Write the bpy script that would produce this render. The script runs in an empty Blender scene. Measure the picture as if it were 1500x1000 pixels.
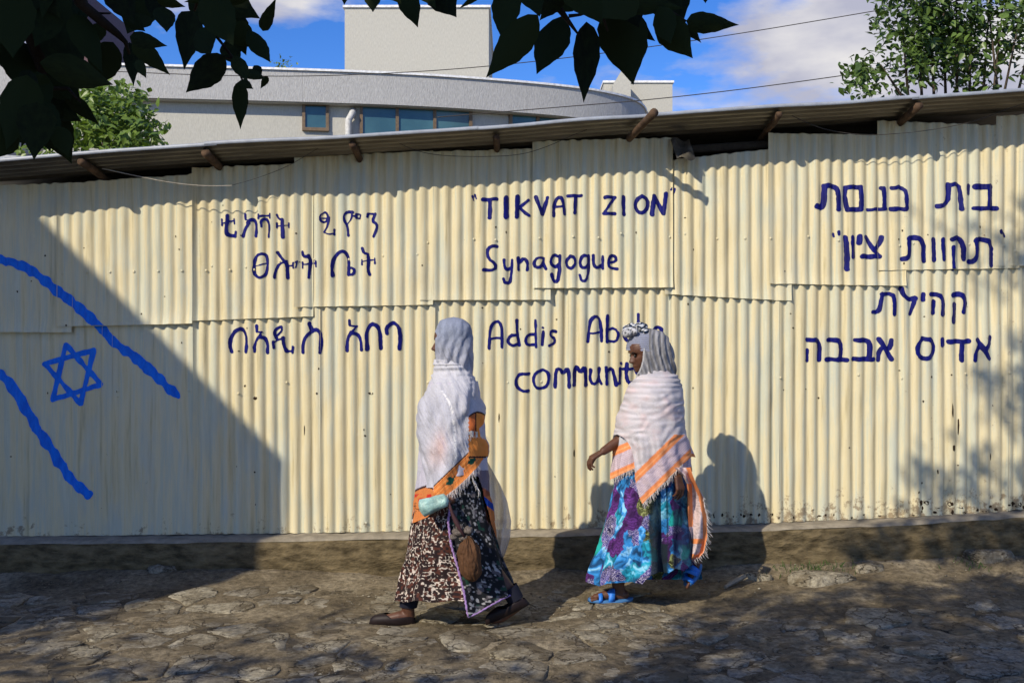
import bpy, bmesh, math, random
import numpy as np
from mathutils import Vector, Matrix, noise as mnoise
random.seed(7)
rng = np.random.default_rng(7)
S = bpy.context.scene
COL = S.collection
# ------------------------------------------------------------------ camera, sky, sun, exposure
F = 1458.0           # focal length in photo pixels (1500 px wide picture)
HC = 1.5             # camera height
cam_d = bpy.data.cameras.new('camera'); cam = bpy.data.objects.new('camera', cam_d); COL.objects.link(cam)
cam.location = (0, 0, HC); cam.rotation_euler = (math.radians(90), 0, 0)
cam_d.sensor_width = 36; cam_d.lens = 35; cam_d.clip_start = 0.05; cam_d.clip_end = 2000
S.camera = cam
S.render.resolution_x = 1024; S.render.resolution_y = 682
LDIR = Vector((0.65, 0.80, -0.73)).normalized()       # the way the sunlight travels
SUN_EL = math.asin(-LDIR.z)
SUN_AZ = math.atan2(-LDIR.x, -LDIR.y)
w = bpy.data.worlds.new('World'); S.world = w; w.use_nodes = True
nt = w.node_tree; nt.nodes.clear()
def N(nt, t, **k):
    n = nt.nodes.new(t)
    for a, b in k.items(): setattr(n, a, b)
    return n
out = N(nt, 'ShaderNodeOutputWorld'); bg = N(nt, 'ShaderNodeBackground'); bg.inputs[1].default_value = 0.105
sky = N(nt, 'ShaderNodeTexSky', sky_type='NISHITA'); sky.sun_disc = False
sky.sun_elevation = SUN_EL; sky.sun_rotation = SUN_AZ % (2*math.pi); sky.altitude = 2300
sky.air_density = 1.0; sky.dust_density = 0.3; sky.ozone_density = 3.0
hs = N(nt, 'ShaderNodeHueSaturation'); hs.inputs['Hue'].default_value = 0.514; hs.inputs['Saturation'].default_value = 1.30; hs.inputs['Value'].default_value = 1.72
nt.links.new(sky.outputs[0], hs.inputs['Color'])
tc = N(nt, 'ShaderNodeTexCoord'); mp = N(nt, 'ShaderNodeMapping'); mp.inputs['Scale'].default_value = (1, 1, 2.6)
mp.inputs['Location'].default_value = (3.7, 19.9, 7.7)
nt.links.new(tc.outputs['Generated'], mp.inputs[0])
n1 = N(nt, 'ShaderNodeTexNoise'); n1.inputs['Scale'].default_value = 3.2; n1.inputs['Detail'].default_value = 9; n1.inputs['Roughness'].default_value = 0.55
nt.links.new(mp.outputs[0], n1.inputs['Vector'])
r1 = N(nt, 'ShaderNodeValToRGB'); r1.color_ramp.elements[0].position = 0.515; r1.color_ramp.elements[1].position = 0.615
sz = N(nt, 'ShaderNodeSeparateXYZ'); nt.links.new(tc.outputs['Generated'], sz.inputs[0])
mr_ = N(nt, 'ShaderNodeMapRange'); mr_.inputs[1].default_value = 0.10; mr_.inputs[2].default_value = 0.45; mr_.inputs[3].default_value = 0.03; mr_.inputs[4].default_value = 0.0; nt.links.new(sz.outputs[2], mr_.inputs[0])
ad = N(nt, 'ShaderNodeMath', operation='ADD'); nt.links.new(n1.outputs[0], ad.inputs[0]); nt.links.new(mr_.outputs[0], ad.inputs[1]); nt.links.new(ad.outputs[0], r1.inputs[0])
n2 = N(nt, 'ShaderNodeTexNoise'); n2.inputs['Scale'].default_value = 9; n2.inputs['Detail'].default_value = 6
nt.links.new(mp.outputs[0], n2.inputs['Vector'])
r2 = N(nt, 'ShaderNodeValToRGB'); r2.color_ramp.elements[0].position = 0.42; r2.color_ramp.elements[1].position = 0.7
r2.color_ramp.elements[0].color = (4.4, 4.5, 5.6, 1); r2.color_ramp.elements[1].color = (7.6, 7.4, 7.4, 1)
nt.links.new(n2.outputs[0], r2.inputs[0])
mx = N(nt, 'ShaderNodeMixRGB'); nt.links.new(r1.outputs[0], mx.inputs[0]); nt.links.new(hs.outputs[0], mx.inputs[1]); nt.links.new(r2.outputs[0], mx.inputs[2])
nt.links.new(mx.outputs[0], bg.inputs[0]); nt.links.new(bg.outputs[0], out.inputs[0])
sd = bpy.data.lights.new('sun', 'SUN'); sd.energy = 4.7; sd.angle = math.radians(0.53); sd.color = (1.0, 0.90, 0.73)
sun = bpy.data.objects.new('sun', sd); COL.objects.link(sun); sun.rotation_euler = LDIR.to_track_quat('-Z', 'Y').to_euler()
vs = S.view_settings; vs.view_transform = 'Standard'; vs.look = 'None'; vs.exposure = 0.05; vs.gamma = 1.0; vs.use_curve_mapping = False
S.render.engine = 'CYCLES'

# ------------------------------------------------------------------ helpers
def P(px, py, Y): return Vector(((px-750)/F*Y, Y, HC-(py-500)/F*Y))
def tag(o, label=None, cat=None, group=None, kind=None):
    if label: o['label'] = label
    if cat: o['category'] = cat
    if group: o['group'] = group
    if kind: o['kind'] = kind
    return o
def link(name, me, m=None, parent=None, smooth=False):
    o = bpy.data.objects.new(name, me); COL.objects.link(o)
    if m is not None and len(me.materials) == 0: me.materials.append(m)
    if smooth: me.shade_smooth()
    if parent is not None:
        o.parent = parent; o.matrix_parent_inverse = parent.matrix_world.inverted() if False else Matrix.Translation(-parent.location)
    return o
def empty(name, loc, label, cat, group=None):
    o = bpy.data.objects.new(name, None); COL.objects.link(o); o.location = loc; o.empty_display_size = 0.1
    return tag(o, label, cat, group)
def mesh(name, vs_, fs, m=None, parent=None, smooth=False):
    me = bpy.data.meshes.new(name); me.from_pydata([tuple(v) for v in vs_], [], [tuple(f) for f in fs]); me.update()
    return link(name, me, m, parent, smooth)
class MB:
    def __init__(s): s.v = []; s.f = []
    def add(s, v, f):
        n = len(s.v); s.v += [tuple(x) for x in v]; s.f += [tuple(i+n for i in q) for q in f]; return s
    def box(s, x0, y0, z0, x1, y1, z1):
        v = [(x0,y0,z0),(x1,y0,z0),(x1,y1,z0),(x0,y1,z0),(x0,y0,z1),(x1,y0,z1),(x1,y1,z1),(x0,y1,z1)]
        return s.add(v, [(3,2,1,0),(4,5,6,7),(0,1,5,4),(1,2,6,5),(2,3,7,6),(3,0,4,7)])
    def tube(s, pts, r, n=8, caps=True):
        pts = [Vector(p) for p in pts]; rs = r if isinstance(r, (list, tuple)) else [r]*len(pts)
        vv = []; prev = None
        for i, p in enumerate(pts):
            d = (pts[min(i+1, len(pts)-1)]-pts[max(i-1, 0)]).normalized()
            if prev is None: a = d.cross(Vector((0, 0, 1)) if abs(d.z) < 0.9 else Vector((1, 0, 0))).normalized()
            else: a = (prev-d*prev.dot(d)).normalized()
            prev = a; b = d.cross(a)
            for k in range(n):
                t = 2*math.pi*k/n; vv.append(p+(a*math.cos(t)+b*math.sin(t))*rs[i])
        ff = []
        for i in range(len(pts)-1):
            for k in range(n):
                k2 = (k+1) % n; ff.append((i*n+k, i*n+k2, (i+1)*n+k2, (i+1)*n+k))
        if caps: ff.append(tuple(range(n))[::-1]); ff.append(tuple((len(pts)-1)*n+k for k in range(n)))
        return s.add(vv, ff)
    def ball(s, c, r, n=10, m=6):
        c = Vector(c); R = r if isinstance(r, (tuple, list, Vector)) else (r, r, r)
        vv = [c+Vector((0, 0, -R[2]))]
        for j in range(1, m):
            ph = -math.pi/2+math.pi*j/m
            for k in range(n):
                t = 2*math.pi*k/n; vv.append(c+Vector((R[0]*math.cos(ph)*math.cos(t), R[1]*math.cos(ph)*math.sin(t), R[2]*math.sin(ph))))
        vv.append(c+Vector((0, 0, R[2]))); ff = []
        for k in range(n): ff.append((0, 1+(k+1) % n, 1+k)); ff.append((len(vv)-1, len(vv)-1-n+k, len(vv)-1-n+(k+1) % n))
        for j in range(m-2):
            for k in range(n): a = 1+j*n; ff.append((a+k, a+(k+1) % n, a+n+(k+1) % n, a+n+k))
        return s.add(vv, ff)
    def build(s, name, m=None, parent=None, smooth=False): return mesh(name, s.v, s.f, m, parent, smooth)
# vectorised value noise
def _h(i, j, k, seed):
    n = (i*374761393 + j*668265263 + k*2147483647 + seed*974634777) & 0xffffffff
    n = ((n ^ (n >> 13))*1274126177) & 0xffffffff; n = n ^ (n >> 16)
    return (n & 0xffff)/32767.5-1.0
def vn(x, y, z=0.0, seed=0):
    x, y, z = np.broadcast_arrays(np.asarray(x, float), np.asarray(y, float), np.asarray(z, float))
    xi = np.floor(x).astype(np.int64); yi = np.floor(y).astype(np.int64); zi = np.floor(z).astype(np.int64)
    fx = x-xi; fy = y-yi; fz = z-zi
    fx = fx*fx*(3-2*fx); fy = fy*fy*(3-2*fy); fz = fz*fz*(3-2*fz)
    r = 0
    for a in (0, 1):
        for b in (0, 1):
            for c in (0, 1):
                r = r+_h(xi+a, yi+b, zi+c, seed)*(fx if a else 1-fx)*(fy if b else 1-fy)*(fz if c else 1-fz)
    return r
def fbm(x, y, z=0.0, seed=0, o=4, g=0.5):
    r = 0; a = 1.0
    for i in range(o): r = r+a*vn(np.asarray(x)*2**i+i*7.3, np.asarray(y)*2**i, np.asarray(z)*2**i, seed+i); a *= g
    return r
# materials
def hexc(r, g, b):                       # photograph colour (0..255) to linear
    f = lambda c: (c/255/12.92) if c/255 <= 0.04045 else ((c/255+0.055)/1.055)**2.4
    return (f(r), f(g), f(b), 1)
class M:
    def __init__(s, name, col=(0.5, 0.5, 0.5), rough=0.8, spec=0.3, metal=0.0):
        s.m = bpy.data.materials.new(name); s.m.use_nodes = True; s.nt = s.m.node_tree; s.b = s.nt.nodes['Principled BSDF']
        s.b.inputs['Base Color'].default_value = (*col[:3], 1); s.b.inputs['Roughness'].default_value = rough
        s.b.inputs['Specular IOR Level'].default_value = spec; s.b.inputs['Metallic'].default_value = metal
        s.tc = s.nt.nodes.new('ShaderNodeTexCoord')
    def n(s, t, **k): return N(s.nt, t, **k)
    def L(s, a, b): s.nt.links.new(a, b); return s
    def vec(s, sc=(1, 1, 1), src='Object', rot=(0, 0, 0)):
        m = s.n('ShaderNodeMapping'); m.inputs['Scale'].default_value = sc; m.inputs['Rotation'].default_value = rot; s.L(s.tc.outputs[src], m.inputs[0]); return m.outputs[0]
    def noise(s, sc, det=5, rough=0.6, vec=None, dist=0):
        n = s.n('ShaderNodeTexNoise'); n.inputs['Scale'].default_value = sc; n.inputs['Detail'].default_value = det; n.inputs['Roughness'].default_value = rough; n.inputs['Distortion'].default_value = dist
        s.L(vec if vec is not None else s.tc.outputs['Object'], n.inputs['Vector']); return n.outputs[0]
    def voro(s, sc, vec=None, feat='F1', out=0):
        n = s.n('ShaderNodeTexVoronoi'); n.feature = feat; n.inputs['Scale'].default_value = sc; s.L(vec if vec is not None else s.tc.outputs['Object'], n.inputs['Vector']); return n.outputs[out]
    def ramp(s, f, stops, interp='LINEAR'):
        r = s.n('ShaderNodeValToRGB'); cr = r.color_ramp; cr.interpolation = interp
        while len(cr.elements) < len(stops): cr.elements.new(0.5)
        for e, (p, c) in zip(cr.elements, stops): e.position = p; e.color = (c, c, c, 1) if isinstance(c, (int, float)) else (*c[:3], 1)
        s.L(f, r.inputs[0]); return r.outputs[0]
    def mix(s, f, a, b, mode='MIX'):
        m = s.n('ShaderNodeMixRGB', blend_type=mode)
        for i, x in enumerate((f, a, b)):
            if hasattr(x, 'links'): s.L(x, m.inputs[i])
            elif i == 0: m.inputs[0].default_value = x
            else: m.inputs[i].default_value = (*x[:3], 1)
        return m.outputs[0]
    def attr(s, name='Col'): a = s.n('ShaderNodeAttribute'); a.attribute_name = name; return a.outputs[0]
    def base(s, c): s.L(c, s.b.inputs['Base Color']); return s
    def bump(s, h, st=0.4, d=0.005):
        b = s.n('ShaderNodeBump'); b.inputs['Strength'].default_value = st; b.inputs['Distance'].default_value = d; s.L(h, b.inputs['Height']); s.L(b.outputs[0], s.b.inputs['Normal']); return s
    def rgh(s, f): s.L(f, s.b.inputs['Roughness']); return s
MT = {}
def simple(name, col, rough=0.8, spec=0.3, nscale=20, var=0.25, bump=0.3, bd=0.003, stretch=(1, 1, 1)):
    m = M(name, col, rough, spec); f = m.noise(nscale, 6, 0.6, m.vec(stretch))
    c2 = tuple(c*(1-var) for c in col[:3]); c1 = tuple(min(1, c*(1+var)) for c in col[:3])
    m.base(m.ramp(f, [(0.3, c2), (0.7, c1)])); m.bump(f, bump, bd); MT[name] = m.m; return m.m
# ------------------------------------------------------------------ materials
def m_tin():
    m = M('cream_painted_tin', rough=0.5, spec=0.35)
    st = m.noise(1.0, 6, 0.65, m.vec((26, 3, 1.2)))
    c = m.ramp(st, [(0.28, (0.38, 0.325, 0.185)), (0.40, (0.585, 0.505, 0.305)), (0.50, (0.63, 0.555, 0.355)), (0.60, (0.51, 0.505, 0.375)), (0.72, (0.635, 0.60, 0.43))])
    gb = m.noise(2.3, 5, 0.6, m.vec((3.0, 1, 0.8)))
    c = m.mix(m.ramp(gb, [(0.50, 0), (0.70, 0.7)]), c, (0.46, 0.49, 0.42))
    sp = m.noise(75, 3, 0.5); c = m.mix(m.ramp(sp, [(0.745, 0), (0.79, 0.7)]), c, (0.12, 0.07, 0.04))
    pale = m.noise(9, 6, 0.7, m.vec((2, 1, .7))); c = m.mix(m.ramp(pale, [(0.66, 0), (0.78, 0.35)]), c, (0.80, 0.76, 0.62))
    # grime and rust creeping up from the foot of the sheets
    sx = m.n('ShaderNodeSeparateXYZ'); m.L(m.tc.outputs['Object'], sx.inputs[0])
    mr = m.n('ShaderNodeMapRange'); mr.inputs[1].default_value = 0.22; mr.inputs[2].default_value = 0.62; mr.inputs[3].default_value = 0.30; mr.inputs[4].default_value = 0.0; m.L(sx.outputs[2], mr.inputs[0])
    gn = m.noise(14, 7, 0.75); xr = m.n('ShaderNodeMapRange'); xr.inputs[1].default_value = -1.0; xr.inputs[2].default_value = 3.2; xr.inputs[3].default_value = -0.10; xr.inputs[4].default_value = 0.10; m.L(sx.outputs[0], xr.inputs[0])
    a0 = m.n('ShaderNodeMath', operation='ADD'); m.L(mr.outputs[0], a0.inputs[0]); m.L(xr.outputs[0], a0.inputs[1])
    a = m.n('ShaderNodeMath', operation='ADD'); m.L(a0.outputs[0], a.inputs[0]); m.L(gn, a.inputs[1])
    c = m.mix(m.ramp(a.outputs[0], [(0.72, 0), (0.80, 0.75)]), c, (0.17, 0.11, 0.06))
    m.base(c); hh = m.noise(5, 4, 0.6); m.bump(m.mix(0.3, hh, m.noise(60, 3, .6)), 0.22, 0.008); m.rgh(m.ramp(gb, [(0.3, 0.42), (0.8, 0.7)])); MT['tin'] = m.m
m_tin()
def paint(name, col, col2):
    m = M(name, rough=0.5, spec=0.2); f = m.noise(14, 6, 0.7, m.vec((2, 1, 0.6)))
    m.base(m.ramp(f, [(0.35, col), (0.7, col2)])); MT[name] = m.m
paint('navy_paint', (0.0015, 0.002, 0.075), (0.003, 0.006, 0.17)); paint('blue_paint', (0.002, 0.11, 0.62), (0.004, 0.20, 0.88))
def m_ground():
    m = M('dirt', rough=0.95, spec=0.15); f = m.noise(1.6, 8, 0.65); g = m.noise(28, 6, 0.7)
    c = m.ramp(f, [(0.32, (0.08, 0.062, 0.038)), (0.5, (0.18, 0.145, 0.092)), (0.68, (0.31, 0.26, 0.175))])
    c = m.mix(0.8, c, m.ramp(g, [(0.32, 0.15), (0.68, 0.85)]), 'OVERLAY')
    c = m.mix(m.ramp(m.voro(60), [(0.10, 0.55), (0.2, 0)]), c, (0.30, 0.26, 0.19))
    m.base(c); m.bump(m.mix(0.5, g, m.noise(110, 5, 0.7)), 1.0, 0.022); MT['dirt'] = m.m
    m = M('flagstone', rough=0.9, spec=0.2); oi = m.n('ShaderNodeObjectInfo')
    f = m.noise(5, 9, 0.7); g = m.noise(38, 7, 0.75)
    c = m.ramp(f, [(0.3, (0.18, 0.153, 0.10)), (0.5, (0.33, 0.29, 0.20)), (0.7, (0.50, 0.455, 0.34))])
    c = m.mix(m.ramp(oi.outputs['Random'], [(0, 0.1), (1, 0.75)]), c, (0.20, 0.18, 0.145))
    c = m.mix(0.85, c, m.ramp(g, [(0.32, 0.12), (0.68, 0.88)]), 'OVERLAY'); c = m.mix(m.ramp(m.noise(85, 3, .6), [(0.62, 0), (0.72, 0.6)]), c, (0.32, 0.28, 0.21))
    dv = m.noise(3.2, 7, 0.7); c = m.mix(m.ramp(dv, [(0.44, 0.0), (0.58, 0.9)]), c, (0.118, 0.092, 0.055))
    wv = m.n('ShaderNodeVectorMath', operation='ADD'); nz_ = m.n('ShaderNodeTexNoise'); nz_.inputs['Scale'].default_value = 5; nz_.inputs['Detail'].default_value = 4; sc_ = m.n('ShaderNodeVectorMath', operation='SCALE'); sc_.inputs[3].default_value = 0.16
    m.L(nz_.outputs[1], sc_.inputs[0]); m.L(m.tc.outputs['Object'], wv.inputs[0]); m.L(sc_.outputs[0], wv.inputs[1])
    ck = m.ramp(m.voro(5.5, wv.outputs[0], 'DISTANCE_TO_EDGE'), [(0.0, 0), (0.035, 1)]); c = m.mix(ck, (0.07, 0.052, 0.032), c)
    m.base(c); m.bump(m.mix(0.3, m.mix(0.5, m.noise(16, 9, 0.78), g), ck), 1.0, 0.028); MT['stone'] = m.m
m_ground()
simple('mud_plinth', (0.13, 0.10, 0.055), 0.95, 0.1, 15, 0.65, 1.0, 0.03, (0.6, 1, 1.4))
simple('screed', (0.24, 0.21, 0.16), 0.9, 0.15, 14, 0.3, 0.5, 0.006)
simple('wood_pole', (0.085, 0.053, 0.033), 0.85, 0.2, 18, 0.5, 0.6, 0.006)
simple('galvanised', (0.30, 0.33, 0.38), 0.45, 0.5, 12, 0.2, 0.15, 0.002)
simple('roof_tin', (0.19, 0.175, 0.145), 0.42, 0.4, 10, 0.35, 0.2, 0.003, (0.4, 3, 3)); MT['roof_tin'].node_tree.nodes['Principled BSDF'].inputs['Metallic'].default_value = 0.75
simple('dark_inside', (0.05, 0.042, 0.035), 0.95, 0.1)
simple('wire_dark', (0.05, 0.045, 0.04), 0.6); simple('wire_pale', (0.33, 0.30, 0.25), 0.6)
simple('grey_render', (0.43, 0.43, 0.425), 0.9, 0.15, 20, 0.20, 0.6, 0.018, (4, 4, 0.9))
simple('cream_render', (0.48, 0.47, 0.42), 0.9, 0.15, 20, 0.12, 0.4, 0.010, (4, 4, 0.9))
simple('white_cap', (0.78, 0.79, 0.8), 0.6); simple('window_brown', (0.17, 0.12, 0.075), 0.5)
simple('pipe_grey', (0.52, 0.52, 0.5), 0.5)
simple('roof_red', (0.11, 0.065, 0.07), 0.8, 0.3, 16, 0.3)
def m_glass():
    m = M('window_glass', (0.025, 0.06, 0.075), 0.12, 0.6); m.b.inputs['IOR'].default_value = 1.5; f = m.noise(1.2, 3)
    m.base(m.ramp(f, [(0.4, (0.04, 0.10, 0.125)), (0.7, (0.07, 0.17, 0.20))])); MT['glass'] = m.m  # teal base lightened: sky reflection put into the glass colour
m_glass()
def leafmat(name, a, b, rough=0.4, trans=0.0, spec=0.45):
    m = M(name, rough=rough, spec=spec); oi = m.n('ShaderNodeObjectInfo'); f = m.noise(6, 3)
    g = m.n('ShaderNodeMath', operation='ADD'); m.L(oi.outputs['Random'], g.inputs[0]); m.L(f, g.inputs[1])
    c = m.ramp(g.outputs[0], [(0.35, a), (0.95, b)]); m.base(c)
    if trans:
        t = m.n('ShaderNodeBsdfTranslucent'); m.L(m.mix(1, c, (0.9, 1.0, 0.35), 'MULTIPLY'), t.inputs[0])
        ms = m.n('ShaderNodeMixShader'); ms.inputs[0].default_value = trans; o = m.nt.nodes['Material Output']
        m.L(m.b.outputs[0], ms.inputs[1]); m.L(t.outputs[0], ms.inputs[2]); m.L(ms.outputs[0], o.inputs[0])
    MT[name] = m.m
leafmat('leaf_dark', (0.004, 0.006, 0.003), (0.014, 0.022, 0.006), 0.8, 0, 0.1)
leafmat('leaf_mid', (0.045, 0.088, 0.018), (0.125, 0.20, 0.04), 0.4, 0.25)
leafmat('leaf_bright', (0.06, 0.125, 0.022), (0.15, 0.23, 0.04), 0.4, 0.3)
simple('bark', (0.07, 0.055, 0.042), 0.9, 0.1, 25, 0.4, 0.8, 0.01)
simple('bark_dark', (0.022, 0.017, 0.013), 0.9, 0.1, 25, 0.4, 0.8, 0.01)
def cloth(name, rough=0.85, weave=260, trans=0.0, sheer=0.0, amt=0.12, stretch=(1, 1, 1), bd=0.003):
    m = M(name, rough=rough, spec=0.15); c = m.attr('Col')
    t = m.noise(weave, 3, 0.6, m.vec(stretch)); c = m.mix(amt*2, c, m.ramp(t, [(0.3, 0.1), (0.7, 0.9)]), 'OVERLAY'); m.base(c)
    m.bump(m.mix(0.4, m.noise(weave*0.35, 4, 0.6, m.vec(stretch)), t), 0.5, bd)
    o = m.nt.nodes['Material Output']; last = m.b.outputs[0]
    if trans:
        tr = m.n('ShaderNodeBsdfTranslucent'); m.L(c, tr.inputs[0]); ms = m.n('ShaderNodeMixShader'); ms.inputs[0].default_value = trans
        m.L(last, ms.inputs[1]); m.L(tr.outputs[0], ms.inputs[2]); last = ms.outputs[0]
    if sheer:
        tp = m.n('ShaderNodeBsdfTransparent'); ms = m.n('ShaderNodeMixShader'); m.L(m.ramp(m.noise(9, 4, .6, m.vec((6, 6, 0.7))), [(0.35, sheer*1.4), (0.7, sheer*0.5)]), ms.inputs[0])
        m.L(last, ms.inputs[1]); m.L(tp.outputs[0], ms.inputs[2]); last = ms.outputs[0]
    m.L(last, o.inputs[0]); MT[name] = m.m
cloth('shawl_white', 0.9, 190, 0.12, 0.0, 0.10); cloth('shawl_crinkled', 0.9, 160, 0.12, 0, 0.14, (3.5, 3.5, 0.6)); cloth('veil', 0.9, 200, 0.3, 0.14)
cloth('scarf_grey', 0.9, 120, 0.05, 0, 0.16, (4, 4, 0.7)); cloth('skirt_cotton', 0.8, 320, 0, 0, 0.06)
def m_skin():
    m = M('brown_skin', rough=0.5, spec=0.4); f = m.noise(30, 4)
    m.base(m.ramp(f, [(0.3, (0.070, 0.028, 0.015)), (0.7, (0.115, 0.046, 0.024))])); m.bump(m.noise(180, 3), 0.25, 0.0015); MT['skin'] = m.m
    m.b.inputs['Subsurface Weight'].default_value = 0.05; m.b.inputs['Subsurface Radius'].default_value = (0.01, 0.004, 0.002)
m_skin()
simple('shoe_leather', (0.014, 0.008, 0.008), 0.55, 0.25, 40, 0.3, 0.2, 0.001); simple('blue_rubber', (0.02, 0.17, 0.62), 0.5, 0.4, 40, 0.15, 0.15, 0.001)
simple('sole', (0.05, 0.16, 0.36), 0.7); simple('navy_cuff', (0.007, 0.008, 0.018), 0.9); simple('lilac_trim', (0.30, 0.19, 0.40), 0.9, 0.1, 90, 0.4, 0.7, 0.004)
simple('eye_white', (0.55, 0.5, 0.45), 0.3); simple('eye_dark', (0.01, 0.006, 0.004), 0.2); simple('brow_dark', (0.015, 0.008, 0.006), 0.9); simple('lip', (0.14, 0.045, 0.03), 0.5)
simple('fringe_white', (0.66, 0.62, 0.60), 0.95); simple('pouch_brown', (0.085, 0.040, 0.018), 0.8, 0.2, 24, 0.35, 0.6, 0.004, (4, 4, 0.8))
simple('cord_plum', (0.045, 0.017, 0.02), 0.8); simple('knot_print', (0.12, 0.10, 0.088), 0.9, 0.1, 160, 0.7, 0.5, 0.004)
simple('grass_green', (0.05, 0.085, 0.02), 0.7)

# ------------------------------------------------------------------ ground
def gz(x, y):
    x = np.asarray(x, float); y = np.asarray(y, float)
    near = np.clip((y-4.3)/2.1, 0, 1)
    slope = np.clip(x-0.2, 0, 4)*0.036*near**2 + np.clip(-x-3, 0, 3)*0.01
    base = 0.020*fbm(x*0.9, y*0.9, 0, 3, 3)+0.013*fbm(x*5, y*5, 0, 9, 4)
    bank = 0.05*np.exp(-((6.42-y)/0.16)**2)*(0.6+0.5*vn(x*1.3, 0, 0, 4))
    damp = np.exp(-(np.clip(np.abs(x)-4.5, 0, None)/3)**2)
    return np.where(y < 6.9, slope*damp+base*damp+bank*damp, 0)
xs = np.concatenate([[-600, -200, -80, -30, -14, -9, -7], np.arange(-6, -3.6, 0.15), np.arange(-3.6, 3.6, 0.017), np.arange(3.6, 6.2, 0.15), [7, 9, 14, 30, 80, 200, 600]])
ys = np.concatenate([[-300, -80, -30, -12, -6, -3, -1, 0, 1, 2, 2.6, 3.1, 3.5], np.arange(3.8, 4.2, 0.08), np.arange(4.2, 6.6, 0.018), [6.8, 7.5, 9, 12, 20, 40, 100, 250, 700]])
XX, YY = np.meshgrid(xs, ys); ZZ = gz(XX, YY)
nx, ny = len(xs), len(ys)
vv = np.stack([XX.ravel(), YY.ravel(), ZZ.ravel()], 1); ii = np.arange(nx*ny).reshape(ny, nx)
ff = np.stack([ii[:-1, :-1].ravel(), ii[:-1, 1:].ravel(), ii[1:, 1:].ravel(), ii[1:, :-1].ravel()], 1)
ground = mesh('ground', vv.tolist(), ff.tolist(), MT['dirt'], None, True); tag(ground, kind='structure')
# flagstones: irregular cells, each stone an object sunk in the dirt
def stones():
    pts = []
    for _ in range(9000):
        x, y = rng.uniform(-3.8, 3.8), rng.uniform(3.95, 6.35); md = 0.17+0.10*float(vn(x*1.7, y*1.7, 0, 6))+0.05*rng.random()
        if all(((x-a)*.78)**2+((y-b_)*1.12)**2 > md*md for a, b_ in pts): pts.append((x, y))
    pts = np.array(pts); n = 0
    for i, p in enumerate(pts):
        vis = abs(p[0]) < 0.53*p[1]+0.15
        if not vis: continue
        if p[1] > 6.02+0.18*vn(p[0]*1.1, 2.0): continue
        if fbm(p[0]*0.9+3, p[1]*1.1, 0, 31, 2) > 0.78: continue
        if p[0] > 0.85 and p[1] > 5.45 and fbm(p[0]*2, p[1]*2, 0, 32, 2) > -0.35: continue
        poly = [Vector((p[0]-0.3, p[1]-0.26)), Vector((p[0]+0.3, p[1]-0.26)), Vector((p[0]+0.3, p[1]+0.26)), Vector((p[0]-0.3, p[1]+0.26))]
        for j, q in enumerate(pts):
            if j == i or abs(q[0]-p[0]) > 0.8 or abs(q[1]-p[1]) > 0.8: continue
            mid = Vector(((p[0]+q[0])/2, (p[1]+q[1])/2)); nn = Vector((q[0]-p[0], q[1]-p[1])).normalized(); new = []
            for k in range(len(poly)):
                a, b = poly[k], poly[(k+1) % len(poly)]; da = (a-mid).dot(nn); db = (b-mid).dot(nn)
                if da <= 0: new.append(a)
                if da*db < 0: new.append(a+(b-a)*(da/(da-db)))
            poly = new
            if len(poly) < 3: break
        if len(poly) < 3: continue
        c = sum(poly, Vector((0, 0)))/len(poly)
        # resample the outline into 16 wobbly points
        per = [(poly[(k+1) % len(poly)]-poly[k]).length for k in range(len(poly))]; tot = sum(per)
        if tot < 0.36: continue
        m = 16; ring = []
        for k in range(m):
            d = tot*k/m; e = 0
            while d > per[e]: d -= per[e]; e += 1
            q = poly[e]+(poly[(e+1) % len(poly)]-poly[e])*(d/per[e]); r = q-c
            sh = 0.945+0.085*float(vn(k*0.8, i, 0, 5))-random.random()*0.07
            ring.append(c+r*sh)
        hz = -0.002+0.010*random.random()**1.2; tx, ty = random.gauss(0, 0.018), random.gauss(0, 0.018); gc = float(gz(c.x, c.y))
        V = [(c.x, c.y, gc+hz+0.003)]
        for fr, dz in ((0.55, 0.001), (0.95, 0.0), (1.0, -0.004), (1.015, -0.03)):
            for q in ring:
                r = (q-c)*fr; pt = c+r
                g = 0.45*float(gz(pt.x, pt.y))+0.55*gc
                V.append((pt.x, pt.y, g+hz+dz+tx*r.x+ty*r.y+0.006*float(vn(pt.x*11, pt.y*11, 0, 8))))
        Fc = [(0, 1+k, 1+(k+1) % m) for k in range(m)]
        for a in range(3):
            for k in range(m): Fc.append((1+a*m+k, 1+(a+1)*m+k, 1+(a+1)*m+(k+1) % m, 1+a*m+(k+1) % m))
        o = mesh('stone', V, Fc, MT['stone'], ground, True); n += 1
        if n >= 298: break
    print('stones', n)
stones()
# gravel and grit, uncountable
def gravel():
    mb = MB()
    ico = [(-1, 0, 0), (1, 0, 0), (0, -1, 0), (0, 1, 0), (0, 0, 1), (0, 0, -1)]; fi = [(0, 2, 4), (2, 1, 4), (1, 3, 4), (3, 0, 4), (2, 0, 5), (1, 2, 5), (3, 1, 5), (0, 3, 5)]
    for k in range(5200):
        y = 4.25+2.15*random.random(); x = (random.random()*2-1)*0.55*y
        cl = float(fbm(x*1.5, y*1.5, 0, 44, 2))
        if random.random() > 0.35+cl*0.6: continue
        r = 0.0022+0.007*random.random()**5; a = random.random()*6.28; z = float(gz(x, y))
        v = [(x+r*(q[0]*math.cos(a)-q[1]*math.sin(a))*1.3, y+r*(q[0]*math.sin(a)+q[1]*math.cos(a)), z+0.004+r*q[2]*0.7) for q in ico]
        mb.add(v, fi)
    o = mb.build('gravel', MT['stone']); tag(o, 'fine grit and gravel scattered between the flagstones', 'gravel', kind='stuff')
gravel()
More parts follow.
